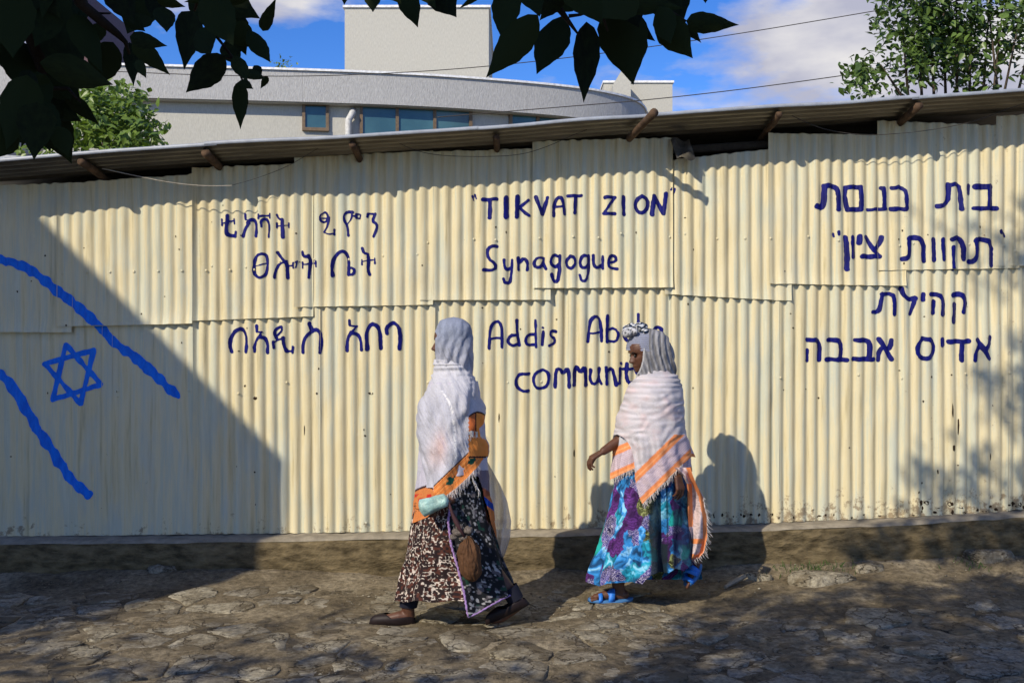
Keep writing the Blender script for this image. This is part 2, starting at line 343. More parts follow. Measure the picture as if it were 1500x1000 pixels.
def slab(name, px, py, w, d, h, label, cat, rot=0.0, mat='stone', group=None, seed=1):
    Y = HC*F/(py-500)*0.97; c = P(px, py, Y); x0 = c.x; y0 = Y; z = float(gz(x0, y0))
    rings = ((0.0, h), (0.5, h*1.0), (0.86, h*0.86), (1.0, h*0.4), (1.02, -0.03)); V = [(x0, y0, z+h)]; m = 18
    for fr, hh in rings[1:]:
        for k in range(m):
            t = 2*math.pi*k/m; rr = fr*(1+0.22*float(vn(k*0.8, seed, 0, 3)))
            a, b = w*rr*math.cos(t), d*rr*math.sin(t)
            V.append((x0+a*math.cos(rot)-b*math.sin(rot), y0+a*math.sin(rot)+b*math.cos(rot), z+hh+0.01*float(vn(k*.7, fr*4, 0, seed))*(hh > 0)))
    Fc = [(0, 1+k, 1+(k+1) % m) for k in range(m)]
    for a in range(3):
        for k in range(m): Fc.append((1+a*m+k, 1+(a+1)*m+k, 1+(a+1)*m+(k+1) % m, 1+a*m+(k+1) % m))
    return tag(mesh(name, V, Fc, MT[mat], None, True), label, cat, group)
slab('loose_rock', 1198, 848, 0.20, 0.10, 0.045, 'pale flat rock lying on the dirt between the second woman and the right edge', 'rock', 0.0, group='loose rocks by the foot of the wall', seed=2)
slab('loose_rock', 1450, 832, 0.16, 0.07, 0.05, 'pale broken rock near the plinth at the far right', 'rock', 0.1, group='loose rocks by the foot of the wall', seed=5)
slab('loose_rock', 1110, 842, 0.09, 0.05, 0.03, 'small pale rock just right of the wood offcut', 'rock', -0.3, group='loose rocks by the foot of the wall', seed=9)
slab('loose_rock', 1275, 838, 0.10, 0.06, 0.03, 'small grey rock right beside the largest pale flat rock', 'rock', 0.2, group='loose rocks by the foot of the wall', seed=12)
slab('loose_rock', 240, 832, 0.10, 0.05, 0.03, 'pale rock at the foot of the shaded plinth on the left', 'rock', 0.2, group='loose rocks by the foot of the wall', seed=15)
a = P(1062, 838, 5.95); b = P(1090, 822, 6.15); a.z = float(gz(a.x, a.y))+0.015; b.z = float(gz(b.x, b.y))+0.03
mb = MB(); mb.tube([a, a.lerp(b, 0.4)+Vector((0, 0, 0.004)), b], [0.010, 0.016, 0.014], 6); tag(mb.build('wood_offcut', MT['screed']), 'short pale wood offcut lying behind the second woman', 'wood')
def grass():
    mb = MB()
    for (cx, cy, n, sp) in ((1208, 812, 90, 0.22), (1185, 822, 30, 0.08), (1420, 805, 40, 0.15), (1150, 845, 25, .1), (925, 838, 10, .08)):
        Y = min(6.30, HC*F/(cy-500)*1.0); X = (cx-750)/F*Y
        for k in range(n):
            x = X+random.gauss(0, sp*0.5); y = min(6.36, Y+random.gauss(0, 0.05)); z = float(gz(x, y)); h = 0.015+0.03*random.random(); a = random.random()*6.28
            dx, dy = math.cos(a)*0.003, math.sin(a)*0.003; lx, ly = random.gauss(0, 0.012), random.gauss(0, 0.012)
            mb.add([(x-dx, y-dy, z-.003), (x+dx, y+dy, z-.003), (x+lx*.4+dx*.8, y+ly*.4, z+h*.6), (x+lx, y+ly, z+h)], [(0, 1, 2), (0, 2, 3)])
    tag(mb.build('grass', MT['grass_green']), 'sparse short grass sprouting along the foot of the plinth', 'grass', kind='stuff')
grass()

# ------------------------------------------------------------------ the tin shed
YW = 6.54; SW = F/YW
wx = lambda px: (px-750)/SW
wz = lambda py: HC-(py-500)/SW
PITCH = 0.0755
# name of corners: x0, x1, y top at x0/x1, y bottom at x0/x1, layer (bigger = nearer the camera), amplitude
SH = [ # lower row
 (-60, 165, 440, 440, 786, 784, 0, .0045), (150, 284, 440, 440, 784, 782, 1, .0045), (283.5, 470, 440, 430, 782, 780, 2, .0092), (457, 638, 425, 425, 780, 776, 3, .0092),
 (637, 832, 415, 415, 776, 773.5, 2, .0092), (826, 982, 405, 405, 773.5, 770, 3, .0092), (980.5, 1140, 405, 405, 770, 765, 2, .0092), (1129, 1325, 400, 400, 765, 757, 3, .0092),
 (1322, 1474, 380, 380, 757, 748, 4, .0092), (1468, 1570, 375, 375, 748, 740, 3, .0092),
 # upper row
 (-60, 107, 274, 268, 486, 487, 4, .0045), (85, 284, 270, 256, 478.5, 474, 5, .0055), (283.5, 460, 247, 240, 470, 463.5, 4, .0092), (433, 635, 230, 222, 450, 446.5, 5, .0092),
 (615, 806, 224, 218, 440, 439.5, 6, .0092), (780, 984.5, 208, 203, 422.5, 421.5, 7, .0092), (972, 1157, 236, 216, 431, 441, 4, .0092), (1123.5, 1325, 196, 199, 416, 419, 5, .0092),
 (1284, 1490, 178, 186, 396.5, 393, 6, .0092), (1456, 1570, 172, 165, 390.5, 389, 7, .0092)]
DENTS = [(860, 715, 26, .010), (846, 740, 14, -.008), (330, 420, 40, .004), (250, 660, 20, .007), (230, 700, 30, -.006), (120, 700, 22, .006), (1080, 560, 40, .005), (975, 250, 25, .009),
         (535, 752, 16, .006), (700, 740, 20, .005), (1390, 620, 30, .006), (1150, 250, 30, .005), (1440, 500, 40, .005), (400, 730, 25, .006), (760, 650, 30, .004)]
def wallY(x, z, L, amp, seed=0, dph=0.0):
    x = np.asarray(x, float); z = np.asarray(z, float)
    ph = x/PITCH*2*math.pi+0.55*vn(x*0.9, z*0.35, 0, 51)+0.12*vn(x*3, z*1.5, 0, 52)+dph
    a = amp*(1+0.22*vn(x*2.3, z*0.9, 0, 53)); s = np.sin(ph)
    y = -a*(s+0.16*np.sin(2*ph+1.4))
    y = y-0.010*fbm(x*1.9, z*1.1, 0, 54, 3)-0.0024*fbm(x*13, z*6, 0, 57, 2)
    px = x*SW+750; py = 500-(z-HC)*SW
    for (dx, dy, r, h) in DENTS: y = y-h*np.exp(-(((px-dx)/r)**2+((py-dy)/(r*1.3))**2))*np.sin((px-dx)/r*3+1)
    return YW+y-0.0036*L
def lerp(a, b, t): return a+(b-a)*t
def edge_z(sh, x, top):
    x0, x1 = wx(sh[0]), wx(sh[1]); t = np.clip((x-x0)/(x1-x0), 0, 1)
    if top: return wz(lerp(sh[2], sh[3], t))
    return wz(lerp(sh[4], sh[5], t))
def sheetY(sh, x, z):
    zb = edge_z(sh, x, False); lift = 0.008*np.exp(-np.clip(z-zb, 0, None)/0.04)*(1+0.9*vn(x*4, sh[0]*0.1, 0, 77)) if sh[2] < 300 else 0
    low = sh[2] > 300; ex = np.minimum(np.abs(x-wx(sh[0])), np.abs(x-wx(sh[1]))); lift = lift+0.0055*np.exp(-ex/0.012)*(1+.6*vn(z*3, sh[0]*.3, 0, 78))
    return wallY(x, z, sh[6]-(1.2 if low else 0), sh[7], 0, 0.75 if low else 0.25*math.sin(sh[0]))-lift
def surfY(x, z):
    x = np.asarray(x, float); z = np.asarray(z, float); best = np.full(x.shape, YW+0.02)
    for sh in SH:
        x0, x1 = wx(sh[0]), wx(sh[1]); ok = (x >= x0) & (x <= x1) & (z >= edge_z(sh, x, False)) & (z <= edge_z(sh, x, True))
        y = sheetY(sh, x, z); best = np.where(ok, np.minimum(best, y), best)
    return best
shed = empty('tin_shed', (0, YW, 0), 'long cream corrugated tin shed with blue hand painted lettering in three scripts', 'shed')
for sh in SH:
    x0, x1 = wx(sh[0]), wx(sh[1]); nxs = max(8, int((x1-x0)/PITCH*12)); X = np.linspace(x0, x1, nxs)
    nz = 34 if sh[2] > 300 else 26
    v = []; T = np.linspace(0, 1, nz)**1.0
    zt = edge_z(sh, X, True)+0.004*vn(X*30, 0, 0, 3); zb = edge_z(sh, X, False)+0.0015*vn(X*25, 1, 0, 3)
    for t in T:
        Z = lerp(zb, zt, t); Yv = sheetY(sh, X, Z)
        if sh[2] < 300: pass
        v += list(zip(X.tolist(), Yv.tolist(), Z.tolist()))
    f = [(r*nxs+c, r*nxs+c+1, (r+1)*nxs+c+1, (r+1)*nxs+c) for r in range(nz-1) for c in range(nxs-1)]
    mesh('wall_sheet', v, f, MT['tin'], shed, True)
# screw heads
mb = MB()
sc = []
for k in range(9): sc.append((93+k*35, 400-k*0.6))
for k in range(7): sc.append((312+k*50, 392-k*3+random.uniform(-3, 3)))
for (a, b) in ((694, 351), (726, 352), (790, 350), (839, 348), (876, 349), (909, 343), (980, 348), (1003, 343), (1127, 350), (1182, 347), (1226, 353), (1316, 360), (1337, 357), (1419, 358), (1468, 360), (1485, 368),
               (1050, 350), (1090, 350), (744, 560), (793, 559), (1142, 553), (1256, 549), (1320, 554), (1413, 547), (1477, 546), (627, 356), (627, 560), (545, 576), (420, 560), (350, 576), (277, 572), (173, 573), (173, 580), (215, 706),
               (874, 768), (700, 770), (537, 765), (1000, 760), (1060, 757), (1190, 745), (1300, 742)): sc.append((a, b))
for (a, b) in sc:
    x, z = wx(a), wz(b); y = float(surfY(np.array([x]), np.array([z]))[0])
    mb.ball((x, y-0.001, z), (0.009, 0.005, 0.009), 8, 4)
so = mb.build('screw_heads', MT['tin'], shed, True); so['kind'] = 'stuff'

# rusty nail holes and short scars, each a thin fleck lying on the sheet
mb = MB(); rs_ = random.Random(4)
for (px, py, w_, h_) in ([(rs_.uniform(0, 1500), rs_.uniform(300, 740), rs_.uniform(.8, 1.6), rs_.uniform(.8, 2.2)) for _ in range(70)]+[(446, 630, 1, 8), (731, 612, 1, 8), (841, 664, 1.2, 6), (1450, 668, 1, 5), (1372, 690, 1, 4), (543, 576, 4, 2.5), (374, 583, 3, 2.5), (359, 565, 2, 2), (1393, 600, 1.2, 12), (1402, 622, 1.2, 14), (1395, 655, 3, 5)]+[(rs_.uniform(1345, 1500), 750-rs_.random()**2*16-(0 if True else 0), rs_.uniform(1, 4), rs_.uniform(1, 5)*rs_.random()+.8) for _ in range(30)]+[(rs_.uniform(980, 1345), 758-rs_.random()*5, rs_.uniform(1, 3), rs_.uniform(1, 3)) for _ in range(26)]):
    n = 9; pts_ = [(px+w_*math.cos(6.283*k/n)*rs_.uniform(.6, 1.2), py+h_*math.sin(6.283*k/n)*rs_.uniform(.6, 1.2)) for k in range(n)]; X9 = np.array([wx(q[0]) for q in pts_]); Z9 = np.array([wz(q[1]) for q in pts_]); Y9 = surfY(X9, Z9)
    if Y9.max()-Y9.min() < .02 and Y9.max() < YW+.018: mb.add(list(zip(X9.tolist(), (Y9-.0017).tolist(), Z9.tolist())), [tuple(range(n))])
simple('rust_dark', (0.035, 0.022, 0.014), .95, .05); so = mb.build('rust_flecks', MT['rust_dark'], shed); so['kind'] = 'stuff'
# hand-painted lettering: strokes traced on the wall, turned into a thin skin that follows the corrugation
def chaikin(p, n=2):
    for _ in range(n):
        q = [p[0]]
        for a, b in zip(p[:-1], p[1:]): q += [(a[0]*.75+b[0]*.25, a[1]*.75+b[1]*.25), (a[0]*.25+b[0]*.75, a[1]*.25+b[1]*.75)]
        q.append(p[-1]); p = q
    return p
BOLD = 1.22
def paint_strokes(name, ox, oy, sc, strokes, m, label, wob=0.0026, step=0.0042, smooth=1, wobf=28, off=0.0022, zig=0.0016):
    segs = []
    for s in strokes:
        r = s[0]*BOLD/2/sc/SW; pts = chaikin(list(s[1:]), smooth) if len(s) > 3 else list(s[1:])
        q = [(wx(ox+a/sc), wz(oy+b/sc)) for a, b in pts]
        for a, b in zip(q[:-1], q[1:]): segs.append((*a, *b, r))
    xs_ = [v for s in segs for v in (s[0], s[2])]; zs_ = [v for s in segs for v in (s[1], s[3])]; mg = 0.05
    gx = np.arange(min(xs_)-mg, max(xs_)+mg, step); gzz = np.arange(min(zs_)-mg, max(zs_)+mg, step); GX, GZ = np.meshgrid(gx, gzz)
    fld = np.full(GX.shape, -1.0); GS = GZ+zig*(np.sin(GX/PITCH*2*math.pi+.9)+.6*vn(GX*40, 0, 0, 66))
    for (x0, z0, x1, z1, r) in segs:
        i0, i1 = np.searchsorted(gx, (min(x0, x1)-r-0.012, max(x0, x1)+r+0.012)); j0, j1 = np.searchsorted(gzz, (min(z0, z1)-r-0.012, max(z0, z1)+r+0.012))
        sx, sz = GX[j0:j1, i0:i1], GS[j0:j1, i0:i1]; dx, dz = x1-x0, z1-z0; L2 = dx*dx+dz*dz+1e-12
        t = np.clip(((sx-x0)*dx+(sz-z0)*dz)/L2, 0, 1); d = np.hypot(sx-x0-t*dx, sz-z0-t*dz)
        fld[j0:j1, i0:i1] = np.maximum(fld[j0:j1, i0:i1], r-d)
    fld = np.where(fld > -0.5, fld+wob*fbm(GX*wobf, GZ*wobf, 0, 61, 3), fld)
    verts = []; idx = {}; faces = []
    def vid(key, x, z):
        if key not in idx: idx[key] = len(verts); verts.append((x, z))
        return idx[key]
    ins = fld > 0; any4 = ins[:-1, :-1] | ins[1:, :-1] | ins[:-1, 1:] | ins[1:, 1:]
    for j, i in zip(*np.nonzero(any4)):
        c = ((j, i), (j, i+1), (j+1, i+1), (j+1, i)); poly = []
        for k in range(4):
            a, b = c[k], c[(k+1) % 4]; fa, fb = fld[a], fld[b]
            if fa > 0: poly.append(vid(('c', a), gx[a[1]], gzz[a[0]]))
            if (fa > 0) != (fb > 0):
                t = fa/(fa-fb); key = ('e', min(a, b), max(a, b)); poly.append(vid(key, gx[a[1]]+(gx[b[1]]-gx[a[1]])*t, gzz[a[0]]+(gzz[b[0]]-gzz[a[0]])*t))
        if len(poly) >= 3: faces.append(poly)
    A = np.array(verts); Yv = surfY(A[:, 0], A[:, 1])-off; V3 = list(zip(A[:, 0].tolist(), Yv.tolist(), A[:, 1].tolist()))
    labs = label if isinstance(label, (list, tuple)) else [label]
    iv = sorted((min(A[q, 0] for q in f_), max(A[q, 0] for q in f_)) for f_ in faces); cuts_ = []; hi = iv[0][1]
    for lo, h2 in iv:
        if lo-hi > 0.078: cuts_.append((lo+hi)/2)
        hi = max(hi, h2)
    if len(cuts_)+1 != len(labs): print('WORDS', len(cuts_)+1, labs); cuts_ = []; labs = labs[:1]
    groups = [[] for _ in labs]
    for f_ in faces: groups[sum(1 for q in cuts_ if A[f_[0], 0] > q)].append(f_)
    for g, lb in zip(groups, labs):
        us = sorted({q for f_ in g for q in f_}); mpp = {q: k for k, q in enumerate(us)}
        o = mesh(name, [V3[q] for q in us], [[mpp[q] for q in f_] for f_ in g], m, shed, True); o['label'] = lb
AM1 = [(26,(143,95),(140,170),(130,235),(150,262),(205,265)),(20,(212,230),(208,268)),(12,(95,160),(150,148),(200,135)),(18,(93,130),(95,172)),(16,(197,122),(200,162)),
 (18,(292,85),(292,125)),(10,(292,128),(325,135)),(22,(310,152),(340,127),(375,137),(388,180),(380,265)),(20,(325,155),(290,205),(272,270)),(8,(300,158),(330,160)),
 (12,(405,100),(500,95)),(12,(403,85),(403,118)),(12,(500,80),(502,115)),(17,(430,188),(425,145),(450,122),(480,130),(497,180),(488,275)),
 (16,(558,90),(572,122),(610,135)),(27,(605,130),(608,200),(610,275)),(10,(560,185),(660,178)),(12,(557,160),(558,200)),(14,(658,158),(658,198)),
 (12,(960,65),(920,95),(925,140),(960,155),(990,120),(985,80),(960,65)),(8,(925,118),(990,118)),(16,(998,110),(985,180),(955,235)),(12,(955,238),(1000,250),(1040,245)),(16,(1040,215),(1040,255)),
 (19,(1195,65),(1150,65),(1120,90),(1125,140),(1150,180),(1158,260)),(12,(1190,65),(1185,120),(1150,165)),(8,(1195,95),(1230,100)),(10,(1225,80),(1260,85)),(10,(1260,85),(1255,120)),(10,(1255,120),(1225,115)),(10,(1225,115),(1225,80)),
 (16,(1320,105),(1325,80)),(16,(1325,80),(1385,80)),(20,(1385,80),(1360,140),(1400,165),(1400,205),(1370,270))]
AM1b = [(22,(430,415),(385,430),(365,490),(362,580),(395,615),(445,610),(475,570),(482,470),(465,425),(430,415)),(10,(370,520),(480,495)),
 (24,(565,410),(610,460),(645,510),(650,620)),(16,(640,480),(580,500),(545,560),(540,620)),(8,(655,520),(690,515)),(10,(695,490),(730,480)),(10,(730,480),(722,530)),(10,(722,530),(695,535)),(10,(695,535),(695,490)),
 (20,(775,400),(780,435),(825,440)),(22,(825,435),(845,480),(835,550),(830,615)),(10,(775,505),(890,495)),(14,(775,490),(775,535)),(14,(888,478),(888,522)),
 (23,(1030,600),(1020,540),(1035,460),(1080,400),(1120,390),(1155,430),(1165,500),(1160,595)),(16,(1160,595),(1205,590),(1215,550),(1185,530),(1170,540)),
 (20,(1278,370),(1290,410),(1325,420)),(22,(1325,420),(1330,480),(1325,560),(1340,590)),(10,(1275,480),(1385,465)),(14,(1275,465),(1275,505)),(14,(1383,450),(1385,492))]
AM2 = [(22,(105,295),(90,250),(100,180),(140,125),(185,112),(220,160),(225,230),(218,295)),
 (24,(303,95),(303,135)),(12,(303,138),(345,140)),(12,(345,140),(315,178)),(22,(335,165),(300,200),(285,250),(285,295)),(22,(320,178),(365,185),(388,230),(385,300)),
 (16,(495,98),(450,120),(440,150),(460,195)),(12,(500,95),(505,130),(470,162)),(10,(520,185),(470,205),(430,225)),(14,(433,215),(438,265)),(22,(512,185),(515,245),(540,290)),(12,(530,290),(585,293)),(20,(588,255),(585,300)),
 (24,(715,75),(740,135)),(22,(735,140),(690,170),(665,230),(665,300)),(24,(740,130),(780,118),(805,150),(808,220),(800,300)),
 (20,(1030,50),(1032,85)),(10,(1030,88),(1090,95)),(10,(1090,95),(1045,145)),(23,(1045,145),(1015,190),(1010,285)),(22,(1045,148),(1090,155),(1120,200),(1122,280)),
 (24,(1170,275),(1165,200),(1165,130),(1205,72),(1250,90),(1270,150),(1275,270)),(24,(1325,150),(1320,110),(1360,68),(1400,75),(1430,130),(1425,270))]
LA1 = [(12,(58,88),(65,115)),(10,(75,75),(82,100)),(20,(130,108),(225,105)),(24,(178,110),(175,230)),(30,(288,100),(288,225)),(26,(365,90),(362,225)),(16,(440,115),(380,160)),(20,(385,170),(445,220)),
 (20,(490,90),(535,210)),(20,(535,210),(570,95)),(18,(612,220),(615,140),(640,92),(670,100),(682,150),(685,210)),(12,(615,160),(680,155)),(18,(710,85),(800,82)),(22,(762,88),(758,200)),
 (20,(965,92),(1030,95)),(18,(1030,95),(960,195)),(20,(955,205),(1030,205)),(22,(1090,90),(1092,210)),(20,(1215,82),(1180,110),(1170,160),(1190,195),(1225,200),(1255,165),(1255,110),(1215,82)),
 (24,(1285,210),(1298,85)),(24,(1298,85),(1360,195)),(24,(1362,200),(1380,70)),(8,(1415,45),(1425,30)),(10,(1432,65),(1440,35))]
LA1b = [(18,(225,430),(180,425),(155,460),(165,510),(215,550),(215,590),(135,590)),(16,(275,520),(275,570),(300,590),(325,570)),(16,(328,520),(325,620),(310,685),(275,675),(268,650)),
 (16,(370,510),(372,590)),(16,(375,545),(410,505),(435,540),(432,590)),(16,(540,510),(500,505),(475,540),(490,575),(530,570),(545,520)),(16,(545,510),(540,550),(560,580)),
 (16,(650,500),(615,485),(590,525),(600,560),(630,570),(655,540)),(18,(655,490),(652,600),(640,670),(610,670),(598,620)),(16,(725,495),(698,530),(705,570),(735,580),(762,550),(755,505),(725,495)),
 (16,(845,495),(810,490),(788,530),(800,575),(835,575),(852,545)),(16,(852,490),(852,600),(835,665),(800,665),(790,625)),(16,(882,490),(885,560),(910,580),(945,555)),(14,(948,495),(948,580)),
 (16,(985,545),(1040,530),(1035,495),(1005,490),(985,530),(990,575),(1045,580))]
LA2 = [(20,(88,320),(95,170),(125,115),(170,110),(190,170),(188,310)),(14,(95,245),(185,240)),(20,(305,105),(308,200),(325,300)),(20,(310,215),(255,220),(232,265),(260,300),(310,290)),
 (16,(450,100),(455,310)),(20,(450,210),(395,215),(370,250),(390,300),(450,290)),(18,(512,190),(505,295)),(16,(510,160),(512,162)),(18,(610,190),(575,185),(565,220),(605,250),(600,285),(560,300)),
 (20,(862,270),(875,120),(905,70),(945,75),(965,140),(970,265)),(14,(865,205),(970,195)),(22,(1015,65),(1012,270)),(18,(1015,180),(1070,160),(1105,210),(1080,270),(1020,265)),
 (18,(1150,215),(1205,205),(1200,170),(1160,170),(1142,215),(1160,262),(1210,262)),(18,(1255,55),(1258,240)),(16,(1258,190),(1310,165),(1330,210),(1300,250),(1260,240)),
 (20,(1440,170),(1400,150),(1368,190),(1380,235),(1430,225),(1440,170)),(20,(1430,165),(1445,210),(1468,240))]
LA2b = [(20,(400,520),(335,520),(300,560),(300,620),(340,655),(395,655)),(20,(510,490),(450,510),(432,570),(450,625),(500,640),(545,610),(560,550),(545,500),(510,490)),
 (22,(605,625),(610,490),(640,475),(668,520),(700,475),(715,520),(715,625)),(24,(755,610),(758,490),(775,465),(800,510),(835,465),(845,520),(845,610)),
 (20,(885,490),(875,560),(900,605),(945,580),(950,480)),(16,(950,560),(968,598)),(20,(1005,470),(1010,600)),(22,(1012,500),(1050,475),(1070,540),(1082,605)),
 (18,(1115,480),(1112,595)),(16,(1123,438),(1124,442)),(22,(1168,440),(1160,540),(1180,590),(1215,590)),(16,(1140,485),(1215,480)),(18,(1235,490),(1262,545)),(18,(1295,485),(1240,640))]
HE1 = [(28,(125,68),(160,62),(215,75),(232,110),(232,235)),(30,(128,70),(125,190),(105,228),(70,215)),(28,(285,75),(395,75)),(26,(395,75),(402,150),(398,232)),(28,(398,235),(300,238)),(26,(300,238),(280,160),(285,75)),
 (24,(545,80),(565,85),(568,220)),(20,(450,238),(580,235)),(24,(625,80),(690,75),(730,110),(730,230)),(26,(615,235),(725,235)),
 (24,(1030,60),(1090,50),(1120,80),(1130,235)),(28,(1032,55),(1035,150),(1010,205),(955,215)),(26,(1182,65),(1180,120)),(34,(1228,72),(1340,70)),(34,(1335,80),(1335,220)),(26,(1220,228),(1380,230))]
HE1b = [(14,(195,415),(198,432)),(16,(230,400),(232,420)),(28,(283,440),(295,550),(292,670)),(24,(335,440),(338,585)),(28,(388,430),(385,480)),(26,(435,440),(480,520),(530,580)),(26,(545,440),(530,490),(500,530)),(28,(405,580),(530,580)),
 (32,(745,450),(800,440),(850,470),(855,610)),(28,(748,445),(750,560),(735,590),(695,600)),(30,(925,460),(928,605)),(28,(992,460),(1000,600)),(26,(1060,455),(1110,440),(1145,500),(1145,600)),(22,(1068,510),(1070,670)),
 (28,(1235,465),(1280,450),(1350,480),(1350,645)),(28,(1240,460),(1250,560),(1220,620),(1180,620)),(18,(1415,395),(1420,410)),(20,(1440,420),(1445,432))]
HE2 = [(24,(600,105),(680,100),(700,150),(695,250)),(24,(605,100),(590,210),(570,240),(535,235)),(28,(745,65),(760,110),(800,145),(845,135)),(22,(845,130),(835,180),(810,250)),(26,(905,105),(905,145)),
 (28,(960,105),(1020,105),(1055,150),(1048,250)),(28,(980,160),(975,240)),(30,(1125,110),(1190,100),(1220,150),(1205,230)),(28,(1135,180),(1130,305))]
HE2b = [(26,(60,440),(130,435),(150,480),(148,585)),(20,(62,515),(58,590)),(28,(210,440),(285,435),(305,480),(300,570)),(28,(200,580),(345,582)),(28,(410,440),(500,440),(515,480),(510,570)),(28,(395,578),(540,580)),
 (28,(585,435),(670,580)),(26,(672,440),(665,490),(635,515)),(24,(605,490),(580,530),(575,590)),(28,(900,430),(965,435),(985,500),(965,560),(910,580),(865,550),(860,480),(900,430)),(30,(1045,435),(1048,475)),
 (30,(1095,450),(1240,448)),(28,(1190,460),(1185,585)),(28,(1305,440),(1390,575)),(26,(1395,420),(1385,480),(1350,515)),(26,(1320,480),(1290,530),(1285,585))]
nv_ = MT['navy_paint']; bl_ = MT['blue_paint']
PW = lambda *k: paint_strokes('painted_word', *k)
PW(310, 300, 5.769, AM1, nv_, ['first navy Amharic word of the top line', 'second navy Amharic word of the top line']); PW(310, 300, 5.769, AM1b, nv_, ['first navy Amharic word of the second line', 'second navy Amharic word of the second line'])
PW(320, 460, 5.357, AM2, nv_, ['first navy Amharic word of the lowest line', 'second navy Amharic word of the lowest line'])
PW(680, 270, 4.6875, LA1, nv_, ['navy capitals reading TIKVAT after an opening quotation mark', 'navy capitals reading ZION before a closing quotation mark']); PW(680, 270, 4.6875, LA1b, nv_, 'navy word reading Synagogue')
PW(700, 450, 5.357, LA2, nv_, ['navy word reading Addis', 'navy word reading Ababa, partly hidden by the second woman']); PW(700, 450, 5.357, LA2b, nv_, 'navy word reading community')
PW(1180, 260, 5, HE1, nv_, ['left word of the top Hebrew line', 'right word of the top Hebrew line']); PW(1180, 260, 5, HE1b, nv_, ['left word of the second Hebrew line', 'right word of the second Hebrew line'])
PW(1170, 410, 5, HE2, nv_, 'single Hebrew word of the third line'); PW(1170, 410, 5, HE2b, nv_, ['left word of the lowest Hebrew line', 'right word of the lowest Hebrew line'])
paint_strokes('painted_stripe', 0, 330, 2.1277, [(24,(-90,75),(0,105),(60,120),(130,160),(190,215),(260,265),(320,320),(350,360),(420,410),(480,460),(545,525))], bl_, 'upper bright blue painted stripe', 0.009, 0.005, 1, 17, 0.0022, 0.0055)
paint_strokes('painted_stripe', 0, 330, 2.1277, [(24,(-90,420),(-30,450),(15,475),(60,530),(100,610),(150,680),(190,750),(230,800),(275,835))], bl_, 'lower bright blue painted stripe', 0.009, 0.005, 1, 17, 0.0022, 0.0055)
ST = [(205,372),(165,543),(315,495),(140,432),(292,388),(252,555)]
paint_strokes('painted_star', 0, 330, 2.1277, [(13,ST[0],ST[1]),(13,ST[1],ST[2]),(13,ST[2],ST[0]),(13,ST[3],ST[4]),(13,ST[4],ST[5]),(13,ST[5],ST[3])], bl_, 'six pointed blue painted star', 0.003, 0.0045, 0, 20)

# roof: corrugation runs along the wall, edge rises to the right
RX = [-60, 0, 167, 333, 500, 600, 707, 890, 1000, 1130, 1250, 1380, 1500, 1570]; RY = [240, 236, 222, 211, 202.5, 196, 189, 174, 167, 158, 151, 141, 133, 128]
OH = 0.32; YE = YW-OH
def roofZ(X, Y=YE):
    px = np.asarray(X)*F/YE+750; return HC-(np.interp(px, RX, RY)-500)/F*YE-(np.asarray(Y)-YE)*0.13
def roof():
    X = np.linspace(-3.5, 3.6, 120); Yv = np.concatenate([np.linspace(YE, YW+0.05, 60), np.linspace(YW+0.12, YW+3.2, 14)])
    v = []; pts = []
    for y in Yv:
        z = roofZ(X, y)+0.012*np.sin((y-YE)/0.0755*2*math.pi)+0.004*vn(X*1.2, y*3, 0, 71)
        v += list(zip(X.tolist(), [y]*len(X), z.tolist()))
    n = len(X); f = [(r*n+c, (r+1)*n+c, (r+1)*n+c+1, r*n+c+1) for r in range(len(Yv)-1) for c in range(n-1)]
    mesh('roof_sheet', v, f, MT['roof_tin'], shed, True)
    # flashing along the eaves, in overlapping lengths
    cuts = [(-60, 318), (300, 700), (690, 960), (950, 1345), (1335, 1575)]
    for k, (a, b) in enumerate(cuts):
        x = np.linspace((a-750)/F*YE, (b-750)/F*YE, 26); z = roofZ(x)+0.004*vn(x*2.5, k, 0, 9); v = []
        prof = [(0.03, 0.014), (-0.004, 0.017), (-0.010, 0.012), (-0.010, -0.003), (-0.006, -0.006)]
        for (dy, dz) in prof: v += [(xx, YE+dy-0.003*(k % 2), zz+dz+0.002*(k % 2)) for xx, zz in zip(x, z)]
        f = [(r*26+c, r*26+c+1, (r+1)*26+c+1, (r+1)*26+c) for r in range(4) for c in range(25)]
        mesh('flashing', v, f, MT['galvanised'], shed, True)
roof()
# pole rafters poking out under the eaves
for (px, far, r, ext) in ((118, 150, 0.024, 0.0), (301, 333, 0.026, 0.0), (516, 530, 0.022, -0.01), (727, 731, 0.020, -0.04), (1142, 1122, 0.021, 0.0), (1347, 1303, 0.026, 0.0)):
    x = (px-750)/F*YE; z = float(roofZ(x))-r-0.016; mb = MB(); y0 = YE-ext+0.01
    pts = [(x+random.gauss(0, .003), y0+k*0.16, float(roofZ(x, y0+k*.16))-r-0.018+random.gauss(0, .003)) for k in range(5)]
    mb.tube(pts, [r*(0.95+random.random()*0.12) for _ in pts], 10); mb.build('rafter', MT['wood_pole'], shed, True)
E = Vector((0.862, 6.02, 2.885)); I0 = Vector((0.72, 6.50, 2.775)); d = (E-I0)
mb = MB(); mb.tube([I0+d*0.22, I0+d*.5, I0+d*0.75, E], [0.023, 0.024, 0.023, 0.027], 10); ro = mb.build('rafter', MT['wood_pole'], shed, True); ro['label'] = 'raised pole end sticking up over the eaves'
